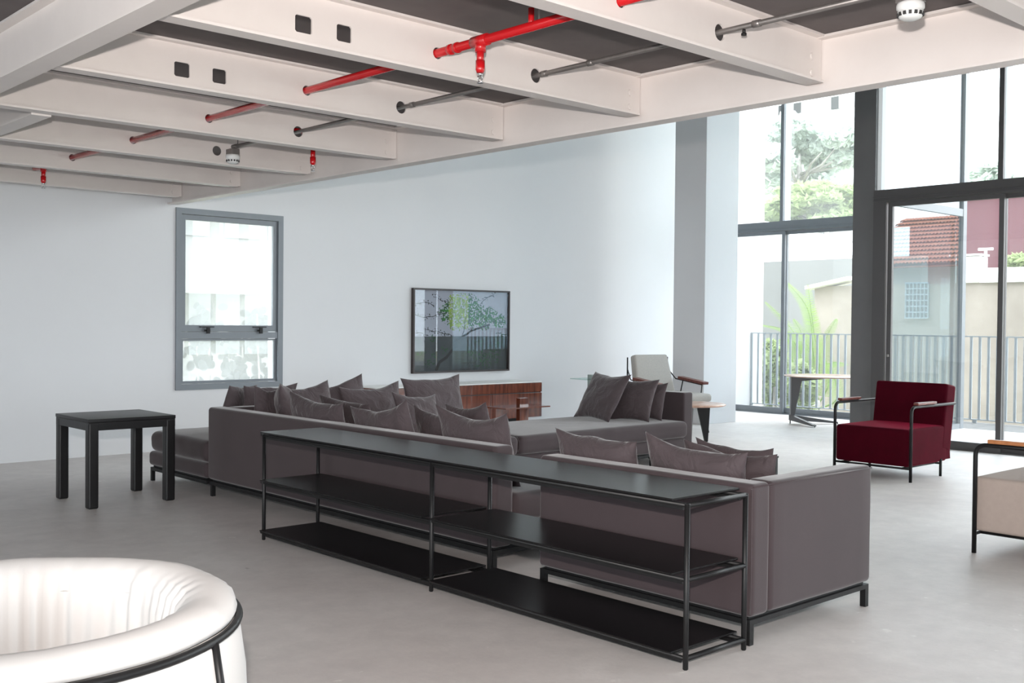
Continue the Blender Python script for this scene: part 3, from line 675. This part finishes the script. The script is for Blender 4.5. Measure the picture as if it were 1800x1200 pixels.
tube_chair('lounge_chair', 'pale beige armchair with orange wood armrest, cut by the right edge', (7.008, 2.92, 0), radians(180), M['beige'], M['oakwood'], .82, .86)

# ================================================================== CREDENZA, PICTURE
cr_ = thing('credenza', 'low glossy rosewood credenza against the white wall under the picture', 'credenza', (8.6, 10.5, 0))
cx0, cx1 = -1.24, 1.43
obj('cabinet_body', box(B(), cx0+.022, cx1-.022, -.193, .29, .135, .596), M['frame'], cr_)  # dark colour stands in for the shade in gaps between the fronts
for x in (cx0, cx1-.02): obj('end_panel', box(B(), x, x+.02, -.195, .29, .135, .596), M['rosewood'], cr_)
obj('top_panel', box(B(), cx0, cx1, -.215, .295, .597, .609, .001, 1), M['whitebld'], cr_, 'top panel, white as the wall it mirrors')  # white paints the reflection of the wall on the glossy wood
seg = (cx1-cx0)/3
for k in range(3):
    a, c = cx0+seg*k+.003, cx0+seg*(k+1)-.003
    obj('drawer_front', box(B(), a, c, -.217, -.197, .472, .594, .0015, 1), M['rosewood'], cr_)
    obj('door_front', box(B(), a, c, -.217, -.197, .138, .460, .0015, 1), M['rosewood'], cr_)
b = B(); box(b, cx0+.1, cx1-.25, -.10, .25, 0, .134); obj('plinth', b, M['black'], cr_)

def picture():
    p = thing('framed_picture', 'framed picture of a green tree on a grey wall, hung above the credenza', 'picture', (9.045, YW, 1.28))
    hw_, hh = .826, .543
    b = B(); t = .022; d = -.052
    for (x0, x1, z0, z1) in ((-hw_, -hw_+t, -hh, hh), (hw_-t, hw_, -hh, hh), (-hw_+t, hw_-t, -hh, -hh+t), (-hw_+t, hw_-t, hh-t, hh)): box(b, x0, x1, d, -.001, z0, z1)
    obj('frame', b, M['frame'], p)
    nx, nz = 260, 172; bm = B(); cl = bm.loops.layers.color.new('picture'); ww, wh = hw_-t, hh-t
    vs = [[bm.verts.new((-ww+2*ww*i/nx, -.012, -wh+2*wh*j/nz)) for j in range(nz+1)] for i in range(nx+1)]
    trunk = [(.24, .02), (.27, .11), (.345, .17), (.39, .24), (.43, .30), (.425, .37), (.50, .42), (.56, .46), (.60, .50), (.70, .54), (.80, .58)]
    tr2 = [(.50, .42), (.525, .50), (.53, .60), (.55, .68)]; tr3 = [(.60, .50), (.62, .60), (.64, .68)]
    def dist(p, L):
        m = 9
        for (a, b_), (c, d_) in zip(L, L[1:]):
            vx, vy = c-a, d_-b_; q = max(0, min(1, ((p[0]-a)*vx+(p[1]-b_)*vy)/(vx*vx+vy*vy))); m = min(m, math.hypot((p[0]-a-q*vx)*1.5, p[1]-b_-q*vy))
        return m
    blobs = [(.47, .78, .20), (.57, .80, .17), (.66, .72, .16), (.36, .72, .13), (.80, .68, .13), (.91, .63, .10), (.74, .62, .11), (.45, .64, .14), (.58, .66, .14)]
    small = [(.20, .40, .05), (.33, .26, .05), (.21, .20, .04), (.08, .22, .06), (.06, .37, .04), (.17, .10, .06), (.74, .14, .12), (.84, .20, .12), (.90, .32, .10), (.60, .24, .07), (.93, .42, .08), (.70, .36, .06)]
    tw = [[(.0, .70), (.10, .66), (.22, .69), (.33, .73)], [(.10, .52), (.2, .50), (.30, .47), (.40, .44)], [(.2, .93), (.28, .88), (.36, .86)], [(.0, .82), (.12, .85), (.2, .83)], [(.7, .85), (.78, .93), (.85, .97)], [(.05, .48), (.14, .44)], [(.5, .12), (.58, .08), (.66, .10)]]
    for i in range(nx):
        for j in range(nz):
            u, v = (i+.5)/nx, (j+.5)/nz
            n1 = noise.noise(Vector((u*3, v*3, 0))); n2 = noise.noise(Vector((u*70, v*50, 4))); n3 = noise.noise(Vector((u*30, v*22, 9)))
            if v > .43: c = Vector((.60, .61, .66))*(1+.06*n1)
            else: c = Vector((.20, .222, .24))*(1+.10*n1) * (1 + (.16*sin(u*95) if .36 < u < .93 else 0))
            for (a, b_, r) in blobs:
                q = math.hypot((u-a)*1.25, v-b_)/r
                if q < 1.05 and n2 + .5*noise.noise(Vector((u*25, v*18, 6))) > -.22+.45*q**3: c = Vector((.09+.12*max(0, n3), .34+.16*n3, .11)) if u > .57 or u < .36 else Vector((.46+.14*n3, .56+.14*n3, .22))
            for (a, b_, r) in small:
                q = math.hypot((u-a)*1.25, v-b_)/r
                if q < 1.2 and n2 > .02+.25*q: c = Vector((.05, .24+.14*n3, .11))
            w = .019*(1-v)+.004
            if dist((u, v), trunk) < w or dist((u, v), tr2) < .005 or dist((u, v), tr3) < .004: c = Vector((.035, .038, .042))
            uu = u+.012*noise.noise(Vector((u*14, v*14, 2)))
            for L in tw:
                dd = dist((uu, v+.02*noise.noise(Vector((u*18, 3, 2)))), L)
                if dd < .004 or (dd < .035 and n2 > .30): c = Vector((.07, .09, .09))
            f = bm.faces.new((vs[i][j], vs[i+1][j], vs[i+1][j+1], vs[i][j+1]))
            for lp in f.loops: lp[cl] = (max(0, c.x), max(0, c.y), max(0, c.z), 1)
    m = bpy.data.materials.new('picture_print'); m.use_nodes = True; n = m.node_tree.nodes
    a = n.new('ShaderNodeVertexColor'); a.layer_name = 'picture'; m.node_tree.links.new(a.outputs['Color'], n['Principled BSDF'].inputs['Base Color']); n['Principled BSDF'].inputs['Roughness'].default_value = .6
    obj('print', bm, m, p)
    obj('picture_pane', box(B(), -ww, ww, -.040, -.037, -wh, wh), M['picglass'], p)
picture()

# ================================================================== SMALL TABLES
st = thing('side_table', 'small wooden table with a thin top in front of the credenza', 'table', (8.60, 9.24, 0))
obj('tabletop', box(B(), -.36, .36, -.20, .20, .395, .409), M['rosewood'], st)
obj('post', box(B(), .02, .16, -.03, .03, 0, .50), M['rosewood'], st)
obj('side_panel', box(B(), -.36, -.24, -.03, .03, 0, .394), M['rosewood'], st)
gt = thing('glass_side_table', 'small glass table with an upright glass slab by the far wall', 'table', (10.60, 9.90, 0))
obj('tabletop', box(B(), -.26, .26, -.16, .16, .640, .652), M['tableglass'], gt)
b = B(); box(b, -.045, .045, -.04, .04, 0, .70); obj('post', b, mat('green_grey_glass', (.36, .41, .39), .12), gt)
obj('foot_plate', box(B(), -.22, .22, -.15, .15, 0, .012), M['tableglass'], gt)

def blade(bm, p, q, wa, wb, side, th):
    """tapered flat steel leg from p (width wa) to q (width wb)"""
    p, q, side = Vector(p), Vector(q), Vector(side).normalized(); t = (q-p).normalized(); n = t.cross(side).normalized()
    prism(bm, [p-side*wa/2, p+side*wa/2, q+side*wb/2, q-side*wb/2], -n*th/2, n*th/2)
# low round table by the end arm
lt = thing('round_table', 'low round wooden table with dark tapered legs beside the sofa end panel', 'table', (10.16, 7.85, 0))
b = B(); lathe(b, [(0, .432), (.36, .432), (.385, .442), (.385, .452), (.375, .458), (0, .458)], 48); obj('tabletop', b, M['topwood'], lt)
for k in range(3):
    a = math.atan2(7.76-7.85, 10.30-10.16) + 2*pi*k/3; b = B(); d = Vector((cos(a), sin(a), 0))
    blade(b, d*.13 + Vector((0, 0, .431)), d*.17, .16, .035, d, .035); obj('leg', b, M['steelgrey'] if k else M['black'], lt)
# taller table by the glass doors
tt = thing('round_table', 'round wooden table on a grey three foot steel base by the glass doors', 'table', (13.36, 8.02, 0))
b = B(); lathe(b, [(0, .675), (.52, .675), (.56, .683), (.565, .690), (.555, .694), (0, .694)], 56); obj('tabletop', b, M['topwood'], tt)
b = B()
f1, f2, f3 = Vector((13.17-13.36, 8.45-8.02, 0)), Vector((12.95-13.36, 7.92-8.02, 0)), Vector((13.66-13.36, 7.99-8.02, 0))
d = (Vector((1, -.9, 0))).normalized()
prism(b, [f1+Vector((0, 0, .06)), f1+d*.05+Vector((0, 0, .10)), f1+d*.15+Vector((0, 0, .605)), f1+d*.62+Vector((0, 0, .655)), f1+d*.62+Vector((0, 0, .672)), f1+Vector((0, 0, .672))], d.cross(Vector((0, 0, 1)))*.03, d.cross(Vector((0, 0, 1)))*-.03)
obj('leg', b, M['steelgrey'], tt)
for f in (f2, f3):
    b = B(); e = (f-f1).normalized(); s = e.cross(Vector((0, 0, 1)))
    prism(b, [f1+Vector((0, 0, .05)), f+e*-.05+Vector((0, 0, .012)), f+Vector((0, 0, .012)), f+Vector((0, 0, .03)), f1+Vector((0, 0, .13))], s*.025, s*-.025); obj('foot_bar', b, M['steelgrey'], tt)
for f in (f1, f2, f3):
    b = B(); tube(b, [(f.x, f.y, 0), (f.x, f.y, .055 if f is f1 else .014)], .008, 10); obj('foot', b, M['black'], tt)

# low coffee table behind the nearest module
ct = thing('coffee_table', 'low black framed coffee table half hidden behind the nearest sofa module', 'table', (7.15, 5.30, 0))
obj('tabletop', box(B(), -.45, .45, -.32, .32, .30, .315), M['blacktop'], ct)
for sx in (-1, 1):
    for sy in (-1, 1): obj('leg', box(B(), sx*.43-.015, sx*.43+.015, sy*.30-.015, sy*.30+.015, 0, .299), M['black'], ct)
mg = tag(obj('magazine', box(B(), 7.25, 7.52, 5.02, 5.22, .317, .327), M['paper']), 'pale blue magazine lying on the black coffee table', 'magazine')
# grey linen armchair
ga = thing('linen_armchair', 'grey linen armchair with wooden armrests and thin black rod legs by the white column', 'armchair', (10.96, 8.86, 0), radians(-8))
b = B(); rbox(b, -.335, .335, -.46, .30, .40, .50, .04, 8, puff=.015); obj('seat_cushion', b, M['linen'], ga)
b = B(); rbox(b, -.33, .33, -.42, .28, .31, .398, .015, 4); obj('seat_shell', b, M['linen'], ga)
b = B(); rbox(b, -.29, .29, -.05, .06, 0, .52, .03, 8, puff=.0)
for v in b.verts: v.co.x *= 1.16 - .16*min(1, v.co.z/.52)
bmesh.ops.rotate(b, cent=(0, 0, 0), matrix=Matrix.Rotation(radians(-14), 3, 'X'), verts=b.verts[:]); bmesh.ops.translate(b, vec=(0, .27, .475), verts=b.verts[:]); obj('backrest', b, M['linen'], ga)
for s in (-1, 1):
    b = B(); tube(b, [(s*.26, -.38, .312), (s*.29, -.44, 0)], .009, 8); obj('leg', b, M['black'], ga)
    b = B(); tube(b, [(s*.26, .24, .312), (s*.29, .34, 0)], .009, 8); obj('leg', b, M['black'], ga)
    b = B(); tube(b, [(s*.345, -.22, .35), (s*.40, -.20, .60), (s*.40, .30, .66), (s*.355, .42, .80)], .008, 8); tube(b, [(s*.345, .18, .36), (s*.40, .16, .64)], .008, 8); tube(b, [(s*.355, .42, .60), (s*.355, .42, .95)], .009, 8); ar_ = obj('arm_rod', b, M['black'], ga)
    b = B(); obox(b, (s*.40, -.03, .652), (.05, 0, 0), (0, .24, .028), (0, -.002, .017), .004); obj('armrest', b, M['redwood'], ar_, 'red brown wooden armrest')

# ================================================================== OUTSIDE
tag(obj('terrace_floor', box(B(), XR+.1, 15.7, -6, 6.56, -.25, -.012), M['terrace']), 'pale terrace floor outside the glass front', 'terrace')['kind'] = 'structure'
tag(obj('balcony_floor', box(B(), XL+.11, 15.7, 6.57, YW-.005, -.25, -.012), M['terrace']), 'narrow pale balcony floor behind the left glass doors', 'balcony')['kind'] = 'structure'
tag(obj('bounce_yard', box(B(), -16, 24, -18, -6.25, -.3, -.05), M['terrace']), 'pale ground added to bounce light into the added side windows', 'yard')['kind'] = 'structure'  # unseen pale ground added to bounce light indoors
tag(obj('bounce_yard', box(B(), -16, -4.25, -6.2, 16, -.3, -.05), M['terrace']), 'pale ground added to bounce light into the added rear windows', 'yard')['kind'] = 'structure'  # second added bounce surface, out of view behind the rear wall
tag(obj('garden_ground', box(B(), -20, 120, -60, 90, -1.7, -1.5), M['dirt']), 'garden ground outside', 'ground')['kind'] = 'structure'
rl = thing('balcony_railing', 'grey metal balcony railing with upright bars outside the glass', 'railing', (15.6, 7.5, 0))
sub(rl, 'top_rail', box(B(), 15.575, 15.625, 3.0, YW-.01, 1.245, 1.262), M['rail'])
sub(rl, 'bottom_rail', box(B(), 15.58, 15.62, 3.0, YW-.01, .03, .045), M['rail'])
for k in range(61):
    y = 10.79 - .1275*k; sub(rl, 'baluster', box(B(), 15.592, 15.608, y-.018, y+.018, .046, 1.244), M['rail'])
for y in (3.02, 6.9, 10.79): sub(rl, 'foot_post', box(B(), 15.59, 15.61, y-.03, y+.03, -.012, .029), M['rail'])

def P3(px, py, x):
    """point on the plane at depth x that the photo shows at a pixel"""
    d = fw*FPX + rt*(px-900) - up*(py-600); t = x/d.x; return Vector((0, 0, CAMH)) + d*t
def slab(name, x, th, px0, px1, pytop, m, label, cat, zb=-1.5):
    a, c = P3(px0, pytop, x), P3(px1, pytop, x)
    return tag(obj(name, box(B(), x, x+th, min(a.y, c.y), max(a.y, c.y), zb, (a.z+c.z)/2), m), label, cat)
# garden wall
gw = thing('garden_wall', 'weathered beige garden wall beyond the railing', 'wall', (22, 6, -1.5))
a, c = P3(1432, 503, 22), P3(1990, 503, 22)
sub(gw, 'wall_face', box(B(), 22, 22.3, c.y, a.y, -1.5, a.z), M['stain']); sub(gw, 'coping', box(B(), 21.93, 22.37, c.y, P3(1724, 500, 22).y, a.z+.002, a.z+.30), M['whitebld'], 'stained white coping')
sub(gw, 'cap_slab', obox(B(), (22.1, P3(1462, 500, 22).y, a.z+.06), (.35, 0, 0), (0, .55, -.10), (0, 0, .04)), M['whitebld'], 'tilted white slab')
tag(obj('grey_garden_wall', box(B(), 30, 30.4, P3(1620, 460, 30).y, P3(1250, 460, 30).y, -1.5, P3(1400, 458, 30).z), M['greywall']), 'plain grey wall farther back behind the palm', 'wall')
sh = thing('shed_roof', 'low white building with sloped white roof above the grey wall', 'building', (36, 14, 0))
a, c = P3(1300, 440, 36), P3(1560, 440, 36)
b = B(); prism(b, [(0, a.y, P3(1335, 425, 36).z+1.0), (0, c.y, P3(1500, 470, 36).z), (0, c.y, P3(1500, 470, 36).z-.5), (0, a.y, P3(1335, 440, 36).z-.2)], (36, 0, 0), (40, 0, 0)); sub(sh, 'roof', b, M['whitebld'])
sub(sh, 'wall_block', box(B(), 40, 46, c.y, a.y, -1.5, P3(1400, 396, 40).z), M['whitebld'])
for k, px in enumerate((1392, 1430, 1478)):
    q = P3(px, 430, 39.98); sub(sh, 'window', box(B(), 39.9, 39.99, q.y-.5, q.y+.5, q.z-.6, q.z+.9), M['greywall'])
def tower(name, label, x, px0, px1, pytop, m, cols, rows, z0, dz, wz, th=14):
    a, c = P3(px0, pytop, x), P3(px1, pytop, x); y0, y1 = min(a.y, c.y), max(a.y, c.y)
    t = thing(name, label, 'building', (x, (y0+y1)/2, -1.5)); sub(t, 'walls', box(B(), x, x+th, y0, y1, -1.5, a.z), m)
    for j in range(rows):
        for i, (f, wd) in enumerate(cols):
            yy = y1 - (y1-y0)*f; zz = z0 + dz*j
            sub(t, 'window', box(B(), x-.3, x-.05, yy-wd/2, yy+wd/2, zz, zz+wz), M['farpane'])
    return t
tower('apartment_tower', 'tall white apartment tower behind the trees', 75, 1300, 1560, -200, M['whitebld'], [(.31, .9), (.405, 2.2), (.455, .7), (.60, 1.0), (.70, .8), (.755, 2.0)], 5, 13.6, 2.3, .95)
tower('apartment_block', 'distant pale tower right of the glass corner post', 95, 1690, 1728, 210, M['whitebld'], [(.5, .5)], 6, 6, 3, 1.2)
tower('tan_building', 'tan building top at the right edge beyond the upper pane', 70, 1765, 1900, 285, M['housewall'], [(.5, .8)], 1, 4, 3, 1.2)
mr_ = thing('maroon_building', 'maroon rendered building with a tiled edge behind the garden wall', 'building', (34, 8, -1.5))
a, c = P3(1600, 352, 34), P3(2000, 352, 34)
sub(mr_, 'walls', box(B(), 34, 44, c.y, a.y, -1.5, a.z), M['maroon']); sub(mr_, 'tiled_edge', box(B(), 33.8, 44.2, c.y-.2, a.y+.2, a.z+.003, a.z+.13), M['tile'])
tk = thing('water_tank', 'white square tank unit standing on the garden wall', 'tank', P3(1697, 500, 22.0))
gz = P3(1432, 503, 22).z; tk.location = (22.15, P3(1697, 503, 22).y, gz)
b = B(); box(b, -.22, .22, -.30, .30, .001, .55, .02); obj('tank_body', b, M['whitebld'], tk)
b = B(); box(b, -.24, .24, -.32, .32, .56, .60); obj('lid', b, M['whitebld'], tk)
vp = thing('vent_pipe', 'white vent pipe with a T top on the garden wall', 'pipe', (22.15, P3(1726, 500, 22).y, gz+.30))
obj('upright', tube(B(), [(0, 0, .001), (0, 0, .42)], .03, 10), M['plastic'], vp); obj('cross_pipe', tube(B(), [(0, -.15, .40), (0, .15, .40)], .028, 10), M['plastic'], vp)

def foliage(c, rx, ry, rz, n, s, seed, squash=.5):
    rnd = random.Random(seed); bm = B()
    cl = []
    for k in range(26):
        a = rnd.random()*2*pi; z = rnd.uniform(-.7, 1); r = math.sqrt(max(0, 1-z*z))*rnd.uniform(.35, .95)
        cl.append((Vector((r*cos(a)*rx, r*sin(a)*ry, z*rz)), rnd.uniform(.22, .40)))
    for k in range(n):
        ce, rr = rnd.choice(cl); d = Vector((rnd.gauss(0, 1), rnd.gauss(0, 1), rnd.gauss(0, 1)*.7)).normalized()*rr*rnd.random()**.4
        p = Vector(c) + ce + Vector((d.x*rx, d.y*ry, d.z*rz)); a = Vector((rnd.gauss(0, 1), rnd.gauss(0, 1), rnd.gauss(0, .6))).normalized(); e = a.cross(Vector((rnd.gauss(0, 1), rnd.gauss(0, 1), rnd.gauss(0, 1)))).normalized()
        q = s*rnd.uniform(.6, 1.3)
        bm.faces.new([bm.verts.new(p+a*q), bm.verts.new(p+e*q*squash), bm.verts.new(p-a*q), bm.verts.new(p-e*q*squash)])
    return bm
def tree(name, label, x, px, pyc, wpx, hpx, m, n, s, seed, trunk=True):
    c = P3(px, pyc, x); sc = (Vector((0, 0, CAMH))-c).length/FPX; ry, rz = wpx/2*sc/.72, hpx/2*sc
    t = thing(name, label, 'tree', (c.x, c.y, -1.5)); b = foliage(c, ry, ry, rz, n, s, seed); sub(t, 'foliage', b, m)
    if trunk:
        b = B(); tube(b, [(c.x, c.y, -1.5), (c.x+.2, c.y+.1, c.z-rz*.6), (c.x, c.y, c.z+rz*.3)], .3, 8, radii=[.3, .2, .06])
        rn = random.Random(seed)
        for k in range(9):
            a = rn.random()*2*pi; tube(b, [(c.x+.1, c.y, c.z-rz*rn.uniform(.2, .7)), (c.x+cos(a)*ry*.4, c.y+sin(a)*ry*.4, c.z-rz*.05), (c.x+cos(a)*ry*.75, c.y+sin(a)*ry*.75, c.z+rz*rn.uniform(.1, .5))], .1, 6, radii=[.10, .06, .02])
        sub(t, 'trunk', b, M['bark'])
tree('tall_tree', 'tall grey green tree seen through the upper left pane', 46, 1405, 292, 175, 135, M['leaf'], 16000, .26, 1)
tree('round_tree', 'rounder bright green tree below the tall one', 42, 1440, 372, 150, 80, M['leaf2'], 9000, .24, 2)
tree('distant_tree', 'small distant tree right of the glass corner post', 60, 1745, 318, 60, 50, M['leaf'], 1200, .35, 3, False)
tree('roof_bush', 'green bush showing over the tiled edge of the maroon building', 48, 1722, 350, 80, 26, M['leaf2'], 1500, .25, 4, False)
tree('wall_bush', 'green bush at the right edge behind the garden wall', 26, 1797, 472, 55, 34, M['leaf2'], 1200, .14, 5, False)
# palm
pm = thing('palm', 'bright green palm growing between the railing and the grey wall', 'palm', (20.4, P3(1425, 700, 20.4).y, -1.5))
def frond(b, pts, wl, n=58):
    P = [Vector(p) for p in pts]
    def at(t):
        q = t*(len(P)-1); i = min(int(q), len(P)-2); f = q-i
        p0, p1, p2, p3 = P[max(i-1, 0)], P[i], P[i+1], P[min(i+2, len(P)-1)]
        return .5*((2*p1)+(p2-p0)*f+(2*p0-5*p1+4*p2-p3)*f*f+(3*p1-p0-3*p2+p3)*f**3)
    tube(b, [at(k/12) for k in range(13)], .012, 5, radii=[.022*(1-k/14) for k in range(13)])
    for k in range(n):
        t = .18+.82*k/n; p = at(t); d = (at(min(1, t+.02))-at(t-.02)).normalized(); w = wl*sin(pi*min(1, .15+t*.85))**.6
        for s in (-1, 1):
            sd = (Vector((0, 1, 0))*.9*s + Vector((.35*s, 0, 0)) + d*.5 + Vector((0, 0, -.30))).normalized(); e = p+sd*w; nrm = d*.008
            bm = b; bm.faces.new([bm.verts.new(p-nrm), bm.verts.new(p+nrm), bm.verts.new(p+sd*w*.6+nrm), bm.verts.new(e), bm.verts.new(p+sd*w*.6-nrm)])
base = P3(1432, 720, 20.4); rnd = random.Random(5)
for tip, mid in (((1382, 495), (1418, 540)), ((1350, 600), (1395, 600)), ((1345, 530), (1400, 590)), ((1395, 560), (1420, 610)), ((1350, 665), (1395, 650)), ((1470, 560), (1448, 610)), ((1490, 640), (1462, 640)), ((1420, 500), (1430, 580)), ((1335, 570), (1385, 585))):
    b = B(); dx = rnd.uniform(-.6, .6); frond(b, [base, P3(mid[0]+10, mid[1]+60, 20.4+dx*.3), P3(mid[0], mid[1], 20.4+dx*.6), P3(tip[0], tip[1], 20.4+dx)], .34); sub(pm, 'frond', b, M['palm'])
b = B(); tube(b, [(20.4, base.y, -1.5), (20.4, base.y, base.z+.2)], .12, 10); sub(pm, 'trunk', b, M['bark'])
for k, (px, py, w, h, sd) in enumerate(((1362, 680, 60, 90, 11), (1410, 690, 60, 70, 12), (1340, 640, 40, 70, 13))):
    x = 16.6 + .95*k; c = P3(px, py, x); sc = (Vector((0, 0, CAMH))-c).length/FPX
    t = thing('shrub', ('yellow green shrub below the palm, in the middle of the left panes', 'yellow green shrub below the palm at its right', 'yellow green shrub beside the white wall end')[k], 'shrub', (x, c.y, -1.5), 0, 'shrubs behind the railing')
    sub(t, 'foliage', foliage(c, w*sc*.6, w*sc*.6, h*sc*.6, 1400, .10, sd), M['leaf2']); sub(t, 'stem', tube(B(), [(x, c.y, -1.5), (x, c.y, c.z)], .04, 6), M['bark'])
# house mirrored in the glass return
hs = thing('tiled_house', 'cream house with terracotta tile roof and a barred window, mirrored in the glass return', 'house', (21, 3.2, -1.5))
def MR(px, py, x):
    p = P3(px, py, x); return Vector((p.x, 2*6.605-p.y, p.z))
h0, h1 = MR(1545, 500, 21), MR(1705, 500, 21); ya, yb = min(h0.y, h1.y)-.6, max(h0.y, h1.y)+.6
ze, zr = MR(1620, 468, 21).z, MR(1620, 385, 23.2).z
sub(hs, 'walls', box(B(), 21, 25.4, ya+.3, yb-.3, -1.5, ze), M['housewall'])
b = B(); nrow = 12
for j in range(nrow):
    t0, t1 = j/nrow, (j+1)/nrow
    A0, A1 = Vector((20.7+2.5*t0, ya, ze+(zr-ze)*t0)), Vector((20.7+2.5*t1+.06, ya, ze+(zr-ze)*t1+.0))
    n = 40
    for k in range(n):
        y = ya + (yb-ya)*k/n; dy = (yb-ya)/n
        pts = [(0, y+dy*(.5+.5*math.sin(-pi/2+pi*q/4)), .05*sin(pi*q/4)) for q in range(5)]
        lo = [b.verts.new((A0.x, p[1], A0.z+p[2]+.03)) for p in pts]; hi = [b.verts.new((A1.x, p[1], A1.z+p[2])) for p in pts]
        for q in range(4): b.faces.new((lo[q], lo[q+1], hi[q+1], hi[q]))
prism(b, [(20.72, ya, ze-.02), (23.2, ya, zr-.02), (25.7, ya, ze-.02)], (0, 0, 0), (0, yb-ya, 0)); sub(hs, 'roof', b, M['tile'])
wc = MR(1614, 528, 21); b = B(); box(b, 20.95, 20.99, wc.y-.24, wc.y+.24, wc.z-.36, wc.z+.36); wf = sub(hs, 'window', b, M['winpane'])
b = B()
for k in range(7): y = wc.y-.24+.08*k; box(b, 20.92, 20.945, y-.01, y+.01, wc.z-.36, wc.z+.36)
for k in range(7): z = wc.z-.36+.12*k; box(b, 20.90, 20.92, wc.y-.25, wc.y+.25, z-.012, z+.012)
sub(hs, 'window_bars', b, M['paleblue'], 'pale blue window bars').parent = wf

# ---- behind the small window
nb = thing('neighbour_building', 'pale neighbouring building seen through the small window', 'building', (9, 24, -1.5))
sub(nb, 'walls', box(B(), 2, 30, 24, 32, -1.5, 11), M['nbr'])
for (x, z) in ((11.6, 3.4), (13.0, 3.4), (14.2, 3.4), (15.4, 3.4), (13.0, 6.0), (14.6, 6.0)): sub(nb, 'window', box(B(), x-.5, x+.5, 23.95, 24.02, z, z+1.1), M['greywall'])
sub(nb, 'balcony', box(B(), 9.0, 13.2, 23.0, 23.98, 2.0, 2.9), M['nbr'])
rnd = random.Random(9)
for k, (px, pt) in enumerate(((345, 555), (365, 535), (425, 580), (452, 545), (400, 600), (470, 560))):
    d = fw*FPX + rt*(px-900) - up*(pt-600); y = 11.7+.5*k; p = Vector((0, 0, CAMH)) + d*(y/d.y)
    t = thing('leafy_plant', ('leafy plant leftmost outside the small window', 'tall leafy plant left of centre outside the small window', 'leafy plant at right of centre outside the small window', 'tall leafy plant at the right outside the small window', 'low leafy plant in the centre outside the small window', 'leafy plant at the right edge outside the small window')[k], 'plant', (p.x, y, -1.5), 0, 'plants outside the small window')
    b = B(); sub(t, 'stem', tube(b, [(p.x, y, -1.5), (p.x+.05, y, .3), (p.x, y, p.z-.05)], .012, 6), M['bark'])
    b = B()
    for q in range(46):
        z = p.z - abs(rnd.gauss(0, 1))*.45; c = Vector((p.x+rnd.gauss(0, .09), y+rnd.gauss(0, .06), z)); a = rnd.random()*2*pi; L = rnd.uniform(.05, .09)
        ax = Vector((cos(a), .3*rnd.gauss(0, 1), sin(a)-.3)).normalized()*L; ay = ax.cross(Vector((rnd.gauss(0, .3), 1, rnd.gauss(0, .3)))).normalized()*L*.75
        b.faces.new([b.verts.new(c+ax*math.cos(2*pi*m_/8)+ay*math.sin(2*pi*m_/8)) for m_ in range(8)])
    sub(t, 'leaves', b, M['shrub'])
